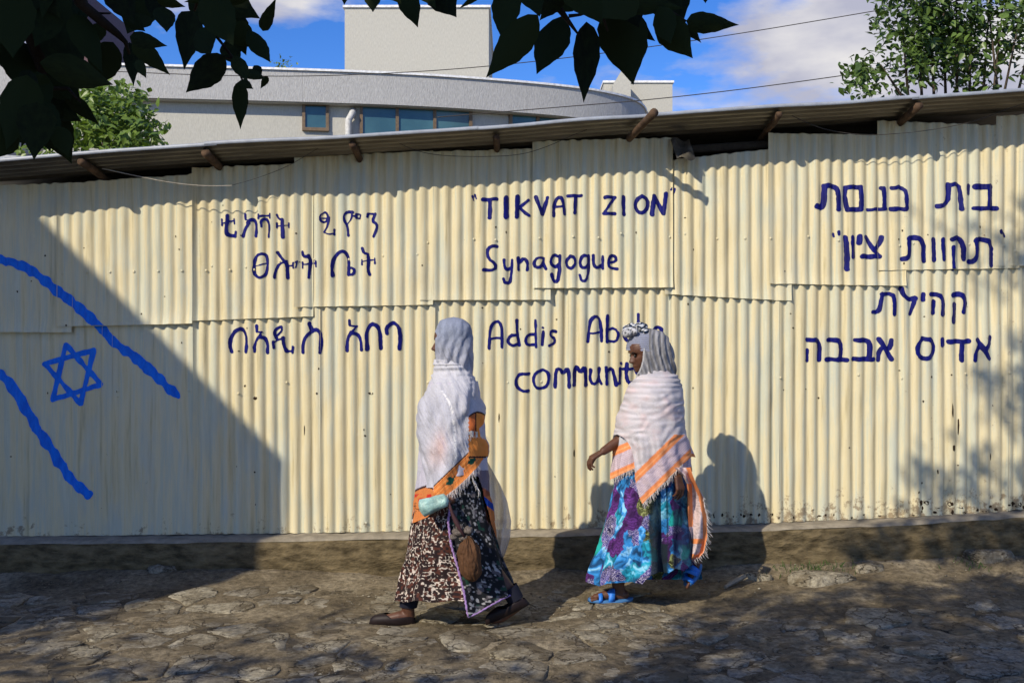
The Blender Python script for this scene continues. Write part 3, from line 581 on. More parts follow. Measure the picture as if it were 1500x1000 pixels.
# wall plate, back and side walls so the inside is dark
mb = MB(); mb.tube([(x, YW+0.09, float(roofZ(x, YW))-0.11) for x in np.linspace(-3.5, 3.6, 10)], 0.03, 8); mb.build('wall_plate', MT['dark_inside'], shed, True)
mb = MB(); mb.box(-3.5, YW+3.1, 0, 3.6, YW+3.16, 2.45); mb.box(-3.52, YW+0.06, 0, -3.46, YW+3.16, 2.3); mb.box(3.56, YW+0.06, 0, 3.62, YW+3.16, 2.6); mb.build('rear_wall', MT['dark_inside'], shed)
# bent scrap filling the gap by the pole end
def scrap():
    v = []; n = 9
    for j in range(n):
        for i in range(n):
            p = P(982+i*3.4+j*1.2, 204+j*3.6-3*math.sin(i*.8), 6.50-0.03*math.sin(i*0.9+j*0.5)-0.012*j); v.append(p)
    f = [(j*n+i, j*n+i+1, (j+1)*n+i+1, (j+1)*n+i) for j in range(n-1) for i in range(n-1)]
    o = mesh('bent_offcut', v, f, MT['roof_tin'], shed, True)
scrap()
# plinth
plinth = empty('plinth', (0, 6.4, 0), 'low brown mud and concrete plinth along the foot of the tin wall', 'plinth')
PXs = [-60, 0, 283, 640, 870, 1128, 1320, 1500, 1570]; PZs = [wz(v) for v in (787, 786, 783.5, 777.5, 773, 766, 758, 746, 741)]
def plz(X): return np.interp(np.asarray(X)*SW+750, PXs, PZs)
X = np.linspace(-3.6, 3.7, 360); prof = [(0.10, 0.000), (0.0, 0.0), (-0.07, -0.003), (-0.125, -0.008), (-0.143, -0.022), (-0.152, -0.06), (-0.155, -0.12), (-0.150, -0.2), (-0.158, -0.30), (-0.17, -0.6)]
v = []
for (dy, dz) in prof[:5]:
    for x in X:
        nn = float(vn(x*9, dz*30, 0, 81))*0.004; v.append((x, YW+dy+(nn*1.6 if dy < -0.05 else 0), float(plz(x))+dz+nn))
n = len(X); f = [(r*n+c, (r+1)*n+c, (r+1)*n+c+1, r*n+c+1) for r in range(4) for c in range(n-1)]
mesh('screed_top', v, [q[::-1] for q in f], MT['screed'], plinth, True)
PR = prof[4:]; dense = []
for a, b in zip(PR[:-1], PR[1:]):
    for k in range(6): dense.append((lerp(a[0], b[0], k/6), lerp(a[1], b[1], k/6)))
v = []
for (dy, dz) in dense:
    nn = 0.010*fbm(X*2.6, dz*7, 0, 82, 4); v += [(float(x), YW+dy+float(q)-0.001, float(plz(x))+dz) for x, q in zip(X, nn)]
f = [(r*n+c, (r+1)*n+c, (r+1)*n+c+1, r*n+c+1) for r in range(len(dense)-1) for c in range(n-1)]
mesh('mud_face', v, [q[::-1] for q in f], MT['mud_plinth'], plinth, True)
# loose wires
def wire(name, pts, Y, r, m, label, cat='wire', group=None, sag=True):
    q = chaikin(pts, 3); mb = MB(); mb.tube([P(a, b, Y if not callable(Y) else Y(a)) for a, b in q], r, 5); return tag(mb.build(name, MT[m], None, True), label, cat, group)
wire('wall_wire', [(150, 247), (200, 258), (250, 268), (300, 273), (340, 272)], 6.36, 0.0030, 'wire_pale', 'pale loose wire sagging under the eaves at the left end of the shed', group='loose wires under the eaves')
wire('wall_wire', [(338, 272), (375, 262), (420, 245), (452, 226), (470, 215)], 6.40, 0.0018, 'wire_dark', 'thin dark wire rising from the end of the pale loose wire', group='loose wires under the eaves')
wire('wall_wire', [(575, 205), (605, 220), (640, 228), (700, 230), (760, 228), (800, 216), (835, 200), (860, 190)], 6.38, 0.0020, 'wire_dark', 'thin dark wire sagging under the eaves above the English capitals', group='loose wires under the eaves')
wire('wall_wire', [(1146, 162), (1180, 180), (1215, 192), (1260, 198), (1290, 198), (1360, 192), (1430, 178), (1475, 160), (1500, 152)], 6.36, 0.0024, 'wire_dark', 'dark wire sagging under the eaves above the Hebrew lettering', group='loose wires under the eaves')
# ------------------------------------------------------------------ modern building behind the shed
bld = empty('office_building', (0, 16, 0), 'pale rendered building with a curved parapet and dark ribbon windows behind the shed', 'building')
ZT, ZB = 5.62, 5.15
def plan(pts, n=60):
    q = chaikin(pts, 2); d = [0]
    for a, b in zip(q[:-1], q[1:]): d.append(d[-1]+math.hypot(b[0]-a[0], b[1]-a[1]))
    t = np.linspace(0, d[-1], n); return np.interp(t, d, [p[0] for p in q]), np.interp(t, d, [p[1] for p in q])
def at(px, Y): return ((px-750)/F*Y, Y)
front = [at(-60, 14.7), at(215, 14.92), at(510, 15.25), at(640, 15.5), at(740, 15.8), at(820, 16.1), at(880, 16.45), at(930, 17.0), at(948, 17.8), at(942, 18.8), at(900, 20.0)]
bx, by = plan(front, 150)
def band(name, bx, by, z0, z1, th, m, parent, off=0.0):
    # outward normal towards the camera side
    n = len(bx); nxv = np.gradient(by); nyv = -np.gradient(bx); l = np.hypot(nxv, nyv); nxv /= l; nyv /= l
    ox, oy = bx+nxv*off, by+nyv*off; ix, iy = ox-nxv*th, oy-nyv*th
    v = list(zip(ox, oy, [z0]*n))+list(zip(ox, oy, [z1]*n))+list(zip(ix, iy, [z1]*n))+list(zip(ix, iy, [z0]*n)); f = []
    for i in range(n-1):
        for a, b in ((0, 1), (1, 2), (2, 3), (3, 0)): f.append((a*n+i, a*n+i+1, b*n+i+1, b*n+i))
    f += [(0, n, 2*n, 3*n), (n-1, 4*n-1, 3*n-1, 2*n-1)]
    return mesh(name, [tuple(map(float, q)) for q in v], f, m, parent)
# parapet in lengths with open joints between them
cuts = [0, 54, 78, 92, 104, 115, 149]
for a, b in zip(cuts[:-1], cuts[1:]): 
    sx, sy = bx[a:b+1].copy(), by[a:b+1].copy(); t = 0.02
    sx[-1] = sx[-1]+(sx[-2]-sx[-1])*t; sy[-1] = sy[-1]+(sy[-2]-sy[-1])*t
    band('parapet_panel', sx, sy, ZB, ZT, 0.25, MT['grey_render'], bld)
band('parapet_cap', bx, by, ZT+0.002, ZT+0.035, 0.33, MT['white_cap'], bld, 0.03)
band('soffit', bx, by, ZB-0.012, ZB-0.002, 0.4, MT['cream_render'], bld, -0.04)
cut = 118
band('wall', bx, by, 0, ZB-0.014, 0.3, MT['cream_render'], bld, -0.18)
band('roof_slab', bx, by, ZB+0.05, ZB+0.2, 3.0, MT['screed'], bld, -0.3)
_nx = np.gradient(by); _ny = -np.gradient(bx); _l = np.hypot(_nx, _ny); _wx = (bx-_nx/_l*0.18)[:112]; _wy = (by-_ny/_l*0.18)[:112]; _px = _wx/_wy*F+750
def wallcurve(px): return Vector((float(np.interp(px, _px, _wx)), float(np.interp(px, _px, _wy)), 0))   # the recessed wall as seen at photo column px
wallpt = wallcurve
def window(p0, p1, zb, zt, panes, frame_m):
    def ptn(px, d):
        a, b = wallpt(px-4), wallpt(px+4); u = (b-a).normalized(); nrm = Vector((u.y, -u.x, 0)); c = wallcurve(px); return c+nrm*d
    def bx_(mb, q0, q1, z0, z1, d0, d1):
        n = max(1, int((q1-q0)/18)); xs_ = [lerp(q0, q1, k/n) for k in range(n+1)]
        for a_, b_ in zip(xs_[:-1], xs_[1:]):
            q = [ptn(a_, d0), ptn(b_, d0), ptn(b_, d1), ptn(a_, d1)]; v = [(p.x, p.y, z0) for p in q]+[(p.x, p.y, z1) for p in q]
            mb.add(v, [(0, 1, 2, 3), (7, 6, 5, 4), (4, 5, 1, 0), (5, 6, 2, 1), (6, 7, 3, 2), (7, 4, 0, 3)])
    fw = 0.05; fp = 4.5; mb = MB(); bx_(mb, p0, p1, zt-fw, zt, -.01, .055); bx_(mb, p0, p1, zb, zb+fw, -.01, .055); st = [lerp(p0, p1, k/panes) for k in range(panes+1)]
    for k, s in enumerate(st): s0 = min(max(p0, s-fp/2), p1-fp); bx_(mb, s0, s0+fp, zb+fw+.001, zt-fw-.001, -.01, .05)
    fr = mb.build('window', MT[frame_m], bld)
    for k in range(panes): mb = MB(); bx_(mb, st[k]+(fp if k == 0 else fp/2), st[k+1]-(fp if k == panes-1 else fp/2), zb+fw+.001, zt-fw-.001, -.005, .022); mb.build('pane', MT['glass'], fr)
zz_ = lambda py, Y: HC-(py-500)/F*Y
window(443, 482, zz_(197, 15.6), zz_(156, 15.6), 1, 'window_brown'); window(527, 691, zz_(215, 15.9), zz_(161.5, 15.9), 3, 'window_brown'); window(745, 870, zz_(215, 16.4), zz_(168, 16.5), 3, 'window_brown')
q = wallpt(515)+Vector((0, -0.10, 0)); mb = MB(); mb.tube([(q.x+0.03, q.y+.1, ZB-0.07), (q.x+0.03, q.y, ZB-0.14), (q.x-0.03, q.y, ZB-0.24), (q.x-0.03, q.y, 2.0)], 0.055, 10); mb.build('downpipe', MT['pipe_grey'], bld, True)
# roof block
a = P(505, 105, 16.6); b = P(716, 12, 16.6); zt = P(0, 12, 16.6).z
mb = MB(); mb.box(a.x, 16.6, ZB+.2, b.x, 19.6, zt); mb.build('stair_tower', MT['cream_render'], bld)
mb = MB(); mb.box(a.x-.03, 16.57, zt+.002, b.x+.03, 19.63, zt+.04); mb.build('tower_cap', MT['white_cap'], bld)
# block further right with its pointed fin
a = P(925, 122, 21.5); b = P(985, 122, 21.5)
mb = MB(); mb.box(a.x-0.6, 21.5, 0, b.x, 25, a.z); mb.build('rear_block', MT['cream_render'], bld)
mb = MB(); mb.box(a.x-0.62, 21.47, a.z+.002, b.x+.03, 25, a.z+.05); mb.build('rear_cap', MT['white_cap'], bld)
p = [P(898, 124, 20.9), P(912, 101, 20.9), P(924, 122, 20.9), P(924, 160, 20.9), P(898, 160, 20.9)]
v = [tuple(q) for q in p]+[(q.x, q.y+0.5, q.z) for q in p]; mb = MB(); mb.add(v, [(0, 1, 2, 3, 4)[::-1], (5, 6, 7, 8, 9)]+[(i, (i+1) % 5, (i+1) % 5+5, i+5) for i in range(5)]); mb.build('roof_fin', MT['cream_render'], bld)
# house with a dark red roof, far left
hs_ = empty('red_roofed_house', (-10, 24, 0), 'house with a dark red sloping roof seen between the leaves at the upper left', 'house')
p = [P(60, -40, 24), P(92, -40, 24), P(166, 96, 24), P(60, 96, 24)]
mb = MB(); mb.add([tuple(q) for q in p]+[(q.x, q.y+6, q.z) for q in p], [(3, 2, 1, 0), (4, 5, 6, 7)]+[(i, (i+1) % 4, (i+1) % 4+4, i+4) for i in range(4)]); mb.build('roof', MT['roof_red'], hs_)
z = P(0, 96, 24).z; x1 = P(166, 0, 24).x; mb = MB(); mb.box(x1-3.5, 23.85, z-.12, x1+.05, 30, z-.003); mb.build('eaves_board', MT['white_cap'], hs_)
mb = MB(); mb.box(x1-3.3, 24.2, 0, x1-.15, 30, z-.125); mb.build('wall', MT['cream_render'], hs_)
# low outbuilding whose roof edge shows at the far left
ob = empty('low_outbuilding', (-5, 10.5, 0), 'low grey roofed outbuilding with a pale gutter at the far left behind the shed', 'house')
p0 = P(-60, 198, 10.5); p1 = P(140, 206, 10.5); mb = MB()
q = [(p0.x-1.0, 10.5, P(0, 222, 10.5).z), (P(45, 0, 10.5).x, 10.5, P(0, 236, 10.5).z), (P(95, 0, 13).x, 13, P(0, 178, 13).z), (p0.x-2, 13, P(0, 178, 13).z)]
mb.add(q+[(a, b, c-0.05) for a, b, c in q], [(0, 1, 2, 3), (7, 6, 5, 4)]+[(i, i+4, (i+1) % 4+4, (i+1) % 4) for i in range(4)]); mb.build('roof', MT['roof_tin'], ob)
mb = MB(); mb.tube([q[0], q[1]], 0.05, 8); mb.build('gutter', MT['white_cap'], ob, True)
mb = MB(); mb.box(p0.x-1, 10.75, 0, P(40, 0, 10.5).x-.2, 12.8, q[1][2]-.08); mb.build('wall', MT['cream_render'], ob)
# overhead cables
wire('overhead_cable', [(120, 103), (330, 112), (500, 112), (730, 98), (1010, 62), (1310, 12), (1600, -40)], 13.0, 0.006, 'wire_dark', 'upper overhead cable crossing the sky from the roof block to the tree', 'cable', 'overhead cables')
wire('overhead_cable', [(640, 172), (823, 157), (948, 147), (1090, 131), (1250, 109), (1340, 95), (1600, 45)], 12.0, 0.006, 'wire_dark', 'lower overhead cable crossing in front of the curved parapet', 'cable', 'overhead cables')

# ------------------------------------------------------------------ leaves and trees
def leaf_mesh(name, m, bend=0.15, fold=0.18, nl=8, wob=0.0, seed=0, base=0.62):
    rows = []
    for k in range(nl+1):
        t = k/nl; wd = (math.sin(math.pi*min(1, t**base))**0.85)*(1-0.25*t) if 0 < t < 1 else 0.0
        wd *= 1-0.45*max(0, (t-.62)/.38)**1.3*(t < .999)
        dz = -bend*t*t; j = wob*math.sin(k*2.1+seed)
        rows.append([(t, -0.5*wd*(1+j), dz+fold*wd*0.5+j*.1), (t, -0.25*wd, dz+fold*wd*0.2), (t, 0, dz), (t, 0.25*wd, dz+fold*wd*0.2), (t, 0.5*wd*(1-j), dz+fold*wd*0.5)])
    v = [q for r in rows for q in r]; f = [(r*5+c, (r+1)*5+c, (r+1)*5+c+1, r*5+c+1) for r in range(nl) for c in range(4)]
    me = bpy.data.meshes.new(name); me.from_pydata(v, [], f); me.materials.append(m); me.shade_smooth(); return me
def leaf_basis(o, base, tip, width, roll=0.0, up=None):
    d = tip-base; L = d.length; d = d/L; view = (base-Vector((0, 0, HC))).normalized() if up is None else up
    n = (view-d*view.dot(d)).normalized(); s = n.cross(d); n2 = n*math.cos(roll)+s*math.sin(roll); s2 = n2.cross(d)
    o.matrix_world = Matrix(((d.x*L, s2.x*width, n2.x*L*.6, base.x), (d.y*L, s2.y*width, n2.y*L*.6, base.y), (d.z*L, s2.z*width, n2.z*L*.6, base.z), (0, 0, 0, 1)))
def parent_keep(o, p): 
    o.parent = p; o.matrix_parent_inverse = Matrix.Translation(-p.location)
TR = Vector((-1.5, -2.2, 0))
ft = empty('shade_tree', TR, 'dark leafy tree overhanging the lane, its backlit leaves hanging into the top of the view', 'tree')
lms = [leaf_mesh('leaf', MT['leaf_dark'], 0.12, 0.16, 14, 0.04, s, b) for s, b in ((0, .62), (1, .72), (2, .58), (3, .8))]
def fleaf(bx_, by_, tx, ty, wpx, Y=None, roll=None, k=None):
    Y = Y or random.uniform(1.35, 1.75); b = P(bx_, by_, Y); t = P(tx, ty, Y-random.uniform(-.02, .035)); wd = wpx/F*Y*1.12
    o = bpy.data.objects.new('leaf', random.choice(lms) if k is None else lms[k]); COL.objects.link(o)
    leaf_basis(o, b, t, wd, random.uniform(-.35, .35) if roll is None else roll); M0 = o.matrix_world.copy()
    o.parent = ft; o.matrix_parent_inverse = Matrix.Translation(-TR); o.matrix_basis = M0; return o
FL = [(788,22,712,115,48),(743,-16,737,67,42),(823,24,787,114,50),(859,32,857,154,40),(905,0,926,127,74),(1005,31,1083,38,30),(967,26,1015,86,46),(1005,38,1027,63,14),(825,-12,790,30,28),
 (840,-40,882,38,62),(900,-45,935,45,72),(960,-45,985,38,62),(985,-25,1003,36,46),(780,-40,790,28,55),(1034,-25,1034,9,16),(860,-30,800,20,50),(930,-20,880,30,60),(860,-20,960,20,60),(900,15,960,62,40),(880,-10,1000,15,44),(965,10,985,68,36),
 (506,-22,504,11,15),(545,-22,547,20,27),(588,-25,613,43,32),(630,-28,671,29,44),(704,-8,672,13,9),(560,-30,590,8,26),(610,-35,640,16,30),
 (283,16,267,105,40),(290,42,312,84,38),(330,82,271,136,42),(300,-12,345,72,52),(328,8,362,84,44),(372,-14,272,2,34),(385,46,404,-4,19),(364,44,397,96,27),(345,82,362,122,24),(358,104,392,118,16),(372,96,384,112,14),(352,118,352,191,23),(352,118,372,132,14),(300,-20,385,30,46),(280,-20,330,40,50),(340,40,380,70,36),(330,60,352,100,30),(392,112,382,130,10),
 (215,-18,184,52,58),(240,10,244,52,30),(230,0,272,10,16),(190,54,246,69,24),(194,60,251,111,28),(190,62,197,131,22),(200,88,216,117,15),(150,36,130,71,21),(166,62,136,130,46),(112,-12,124,48,25),(58,92,172,124,46),(95,138,147,183,22),(68,150,123,180,32),(70,168,107,241,48),(55,150,50,236,52),(190,-25,225,28,50),(160,-30,200,40,44),(235,-25,222,30,34),(180,20,215,48,22),(92,128,105,150,14),
 (20,190,-8,232,40),(40,110,12,222,58),(85,185,100,232,30),(30,60,40,150,60),(90,40,100,132,60),(60,-20,92,100,70),(10,-30,20,90,70),(110,20,150,112,40),(60,100,120,150,50),(100,90,85,180,44)]
for q in FL: fleaf(*q)
random.seed(11); nf = 0
while nf < 185:
    x = random.uniform(-70, 105); y = random.uniform(-60, 175)
    if x > 100-0.25*max(0, y): continue
    if any((x-hx)**2+(y-hy)**2 < hr**2 for hx, hy, hr in ((40, 36, 34), (3, 118, 34), (90, 128, 26))) : continue
    a = random.uniform(0.9, 2.3); L = random.uniform(55, 85); tx, ty = x+math.cos(a)*L, y+math.sin(a)*L
    if any((tx-hx)**2+(ty-hy)**2 < 19**2 or ((tx+x)/2-hx)**2+((ty+y)/2-hy)**2 < 26**2 for hx, hy in ((40, 36), (3, 118), (92, 128))): continue
    if ty > 228 or tx > 118-.12*max(0, ty-120): continue
    fleaf(x, y, tx, ty, random.uniform(27, 42), random.uniform(1.45, 2.0)); nf += 1
# twigs that carry them, running back to the boughs overhead
br = MB()
def twig(pts, r0, r1): 
    q = [P(a, b, Y) for a, b, Y in pts]; br.tube(q, [lerp(r0, r1, i/(len(q)-1)) for i in range(len(q))], 6)
twig([(700, -500, .9), (770, -160, 1.3), (805, -20, 1.5), (818, 12, 1.52), (833, 32, 1.52), (848, 52, 1.52)], .012, .0014); twig([(833, 24, 1.52), (850, 22, 1.52), (900, 5, 1.5)], .003, .0015)
twig([(808, -10, 1.5), (870, -30, 1.5), (940, -10, 1.5), (1005, 32, 1.5)], .004, .002); twig([(868, -60, 1.45), (885, 30, 1.5), (890, 46, 1.5)], .003, .0015)
twig([(400, -520, .9), (340, -180, 1.3), (300, -30, 1.5), (285, 16, 1.55)], .012, .002); twig([(300, -20, 1.5), (318, 55, 1.52), (330, 70, 1.52), (344, 90, 1.52), (356, 120, 1.52)], .003, .0015); twig([(326, 85, 1.52), (344, 86, 1.52)], .0016, .0016)
twig([(60, -480, 1.0), (90, -120, 1.4), (118, 5, 1.5), (150, 32, 1.52), (172, 50, 1.54), (184, 62, 1.55), (190, 80, 1.56)], .014, .0018); twig([(144, 20, 1.52), (162, 20, 1.52)], .0018, .0014)
twig([(-60, -400, 1.2), (10, -60, 1.5), (60, 90, 1.6), (62, 150, 1.62), (75, 180, 1.62)], .02, .004); twig([(60, 130, 1.62), (100, 130, 1.6), (118, 150, 1.58)], .004, .0016)
twig([(560, -560, .9), (590, -200, 1.3), (590, -30, 1.5)], .010, .0018); twig([(590, -60, 1.48), (545, -20, 1.5), (506, -20, 1.5)], .003, .0015); twig([(590, -60, 1.48), (640, -30, 1.5), (700, -8, 1.5)], .003, .0012)
o = br.build('twigs', MT['bark_dark'], ft, True)
# trunk and boughs behind the camera
mb = MB(); mb.tube([(-1.5, -2.2, 0), (-1.5, -2.15, 1.2), (-1.5, -2.0, 2.6), (-1.6, -1.8, 4.0), (-1.7, -1.6, 5.4)], [.24, .19, .16, .13, .08], 14); mb.build('trunk', MT['bark_dark'], ft, True)
mb = MB()
for e in ((-.6, .4, 3.9), (-1.2, -.3, 3.4), (-.2, .2, 3.2), (-1.9, -.6, 4.4), (-1.0, -1.6, 5.0), (-2.6, -2.6, 4.6), (.3, .5, 3.0), (-.5, .7, 2.9)):
    s = Vector((-1.5, -1.95, 2.6+random.random()*1.0)); e = Vector(e); c = s.lerp(e, .5)+Vector((0, 0, .25)); mb.tube([s, c, e], [.06, .03, .01], 7)
mb.build('bough', MT['bark_dark'], ft, True)
# crown: leaf clusters placed wherever the photograph's tree throws its shade
def poly_in(x, y, poly):
    c = False; n = len(poly)
    for i in range(n):
        x1, y1 = poly[i]; x2, y2 = poly[(i+1) % n]
        if (y1 > y) != (y2 > y) and x < (x2-x1)*(y-y1)/(y2-y1)+x1: c = not c
    return c
def ground_pt(px, py): Y = HC*F/(py-500); return Vector(((px-750)/F*Y, Y, 0))
def wall_pt(px, py): return Vector((wx(px), YW, wz(py)))
cv, cf = [], []
def cluster(c, n, spread, size):
    for _ in range(n):
        p = c+Vector((random.gauss(0, spread), random.gauss(0, spread), random.gauss(0, spread))); d = Vector((random.gauss(0, 1), random.gauss(0, 1), random.gauss(-.3, .7))).normalized(); s = d.orthogonal().normalized(); s.rotate(Matrix.Rotation(random.random()*6.28, 3, d)); L = size*random.uniform(.7, 1.2); W = L*0.3
        if p.z < HC+0.40*max(0, p.y)+0.16: continue
        k = len(cv); cv.extend([tuple(p), tuple(p+d*L*.45+s*W), tuple(p+d*L), tuple(p+d*L*.45-s*W)]); cf.append((k, k+1, k+2, k+3))
def shade(poly, kind, n, tr, spread=0.07, size=0.10, per=7, holes=()):
    xs_ = [p[0] for p in poly]; ys_ = [p[1] for p in poly]; c = 0
    while c < n:
        x, y = random.uniform(min(xs_), max(xs_)), random.uniform(min(ys_), max(ys_))
        if not poly_in(x, y, poly): continue
        if any((x-a)**2/r**2+(y-b)**2/(r*.5)**2 < 1 for a, b, r in holes): continue
        q = (ground_pt if kind == 'g' else wall_pt)(x, y); t = random.uniform(*tr); cluster(q-LDIR*t, per, spread, size); c += 1
random.seed(5)
shade([(915, 1000), (960, 955), (1010, 915), (1075, 872), (1110, 866), (1180, 868), (1260, 858), (1540, 850), (1540, 1040), (905, 1040)], 'g', 470, (6.0, 8.2), .06, .11, 8, ((1200, 850, 60), (1010, 960, 10)))
shade([(1265, 770), (1500, 755), (1540, 850), (1260, 845)], 'w', 60, (7.0, 8.6), .05, .10, 7, ((1310, 780, 22), (1390, 800, 16)))
shade([(1478, 330), (1540, 300), (1540, 740), (1482, 740)], 'w', 45, (7.0, 9.0), .05, .10, 6, ((1490, 470, 20), (1490, 640, 14)))
shade([(1335, 668), (1400, 690), (1440, 640), (1480, 660), (1480, 740), (1350, 735)], 'w', 16, (7.0, 9.0), .05, .10, 6)
shade([(1370, 560), (1480, 520), (1480, 620), (1400, 640)], 'w', 8, (7.0, 9.0), .05, .09, 5)
shade([(1330, 290), (1470, 300), (1480, 350), (1340, 340)], 'w', 5, (7.5, 9.4), .05, .09, 4); shade([(1400, 380), (1480, 340), (1480, 500), (1430, 470)], 'w', 9, (7.5, 9.4), .05, .09, 4)
shade([(0, 985), (330, 950), (700, 968), (880, 1000), (880, 1060), (0, 1060)], 'g', 70, (5.2, 7.5), .08, .11, 7)
shade([(0, 880), (120, 860), (150, 900), (60, 960), (0, 980)], 'g', 30, (6.0, 8.0), .07, .11, 7); shade([(0, 890), (200, 860), (330, 900), (560, 925), (600, 960), (0, 990)], 'g', 18, (5.8, 8.0), .06, .10, 6); shade([(250, 905), (520, 890), (560, 930), (300, 945)], 'g', 7, (5.5, 7.5), .06, .09, 5)
# denser clumps that keep the hanging leaves themselves in shade
for (px, py, n) in ((40, 60, 70), (120, 90, 60), (230, 60, 70), (330, 80, 60), (60, 180, 40), (590, 0, 30), (760, 40, 55), (840, 60, 60), (920, 40, 60), (1000, 40, 45), (1040, 40, 25)):
    for _ in range(n):
        q = P(px+random.gauss(0, 38), py+random.gauss(0, 38), random.uniform(1.3, 2.0))-LDIR*random.uniform(1.6, 4.2); cluster(q, 5, .05, .10)
for _ in range(260):
    q = Vector((random.gauss(-1.5, .9), random.gauss(-2.2, .8), random.gauss(4.4, .6))); cluster(q, 8, .12, .11)
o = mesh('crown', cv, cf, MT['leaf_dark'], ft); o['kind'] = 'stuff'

def bg_tree(root, seed, blobs, dens, mats, lsize, nparts, stems, droop=0.3):
    random.seed(seed); lm = [leaf_mesh('leaf', MT[m], .2, .2, 4, 0.0, 0) for m in mats]; pts = []
    for (px, py, Y, rx, ry, n) in blobs:
        for _ in range(n):
            a = random.random()*6.28; r = random.random()**0.5; Yj = Y+random.gauss(0, .35); c = P(px+math.cos(a)*rx*r, py+math.sin(a)*ry*r, Yj)
            for _ in range(dens):
                b = c+Vector((random.gauss(0, .07), random.gauss(0, .10), random.gauss(0, .08))); pts.append(b)
    random.shuffle(pts); pts = [pts[i] for i in sorted(range(len(pts)), key=lambda i: pts[i].y)]
    V, Fc = [], []
    for i, b in enumerate(pts):
        d = Vector((random.gauss(0, .8), random.gauss(-.3, .6), random.gauss(-droop, .6))).normalized(); L = lsize*random.uniform(.65, 1.25); t = b+d*L; up = Vector((random.gauss(0, .5), random.gauss(-.5, .5), 1)).normalized()
        if i < nparts:
            o = bpy.data.objects.new('leaf', lm[0]); COL.objects.link(o); leaf_basis(o, b, t, L*.55, random.uniform(-.3, .3), up); M0 = o.matrix_world.copy(); o.parent = root; o.matrix_parent_inverse = Matrix.Translation(-root.location); o.matrix_basis = M0
        else:
            n = (up-d*up.dot(d)).normalized(); s = n.cross(d)*L*.28; k = len(V); V += [tuple(b), tuple(b+d*L*.3+s+n*L*.06), tuple(b+d*L*.65+s*.7), tuple(t-n*L*.1), tuple(b+d*L*.65-s*.7), tuple(b+d*L*.3-s+n*L*.06), tuple(b+d*L*.45-n*.02*L)]
            Fc += [(k, k+1, k+6), (k+1, k+2, k+6), (k+2, k+3, k+6), (k+3, k+4, k+6), (k+4, k+5, k+6), (k+5, k, k+6)]
    o = mesh('crown', V, Fc, MT[mats[0]], root); o['kind'] = 'stuff'
    for st in stems: mb = MB(); mb.tube([Vector(q) for q in st[0]], [lerp(st[1], st[2], i/(len(st[0])-1)) for i in range(len(st[0]))], 6); mb.build(st[3], MT['bark'], root, True)
rt = empty('slender_tree', P(1400, 500, 11.4)*1.0, 'leafy green tree with many upright stems rising behind the shed at the upper right', 'tree'); rt.location.z = 0
st = [(((rt.location.x, 11.4, 0), (rt.location.x, 11.4, 2.2), P(1395, 180, 11.4)), .12, .06, 'trunk')]
for (x0, x1, y1) in ((1330, 1322, 40), (1350, 1345, 10), (1368, 1360, -20), (1385, 1380, -60), (1402, 1400, -60), (1420, 1424, -50), (1440, 1452, -40), (1455, 1470, 0), (1470, 1495, 20), (1320, 1290, 95), (1490, 1530, -20), (1462, 1440, -60)):
    st.append(((P(1395+(x0-1395)*.3, 230, 11.4), P(x0, 140, 11.4+random.gauss(0, .1)), P((x0+x1)/2, (140+y1)/2, 11.4+random.gauss(0, .2)), P(x1, y1, 11.4)), .022, .006, 'stem'))
bg_tree(rt, 3, [(1360, 40, 11.4, 78, 62, 150), (1335, 15, 11.4, 50, 50, 60), (1400, 70, 11.6, 60, 42, 60), (1440, 10, 11.5, 66, 60, 90), (1490, 50, 11.3, 30, 70, 46), (1282, 112, 11.3, 40, 20, 22), (1250, 122, 11.3, 16, 16, 8), (1262, 96, 11.3, 16, 10, 6), (1340, 105, 11.4, 40, 24, 18), (1450, 110, 11.4, 50, 26, 20), (1380, -60, 11.4, 120, 60, 120), (1420, -120, 11.4, 90, 50, 50)], 8, ['leaf_mid'], .100, 290, st)
lt = empty('bushy_tree', P(150, 500, 10.5), 'bright green bushy tree behind the left end of the shed', 'tree'); lt.location.z = 0
st = [(((lt.location.x, 10.5, 0), (lt.location.x, 10.5, 2.2), P(155, 190, 10.5)), .10, .03, 'trunk')]
bg_tree(lt, 4, [(160, 180, 10.5, 58, 42, 130), (120, 170, 10.6, 40, 45, 60), (200, 195, 10.4, 30, 26, 36), (175, 145, 10.5, 34, 16, 22), (70, 200, 10.6, 50, 40, 50), (228, 204, 10.3, 10, 6, 4), (130, 140, 10.5, 30, 10, 10)], 8, ['leaf_bright'], .10, 220, st)
rp = empty('roof_shrub', P(415, 100, 16.0), 'tiny dark shrub peeping over the parapet of the pale building', 'shrub')
bg_tree(rp, 6, [(415, 100, 16.2, 10, 5, 12)], 8, ['leaf_mid'], .06, 0, [(((rp.location.x, 16.2, ZB+.2), P(415, 100, 16.2)), .02, .01, 'stem')])

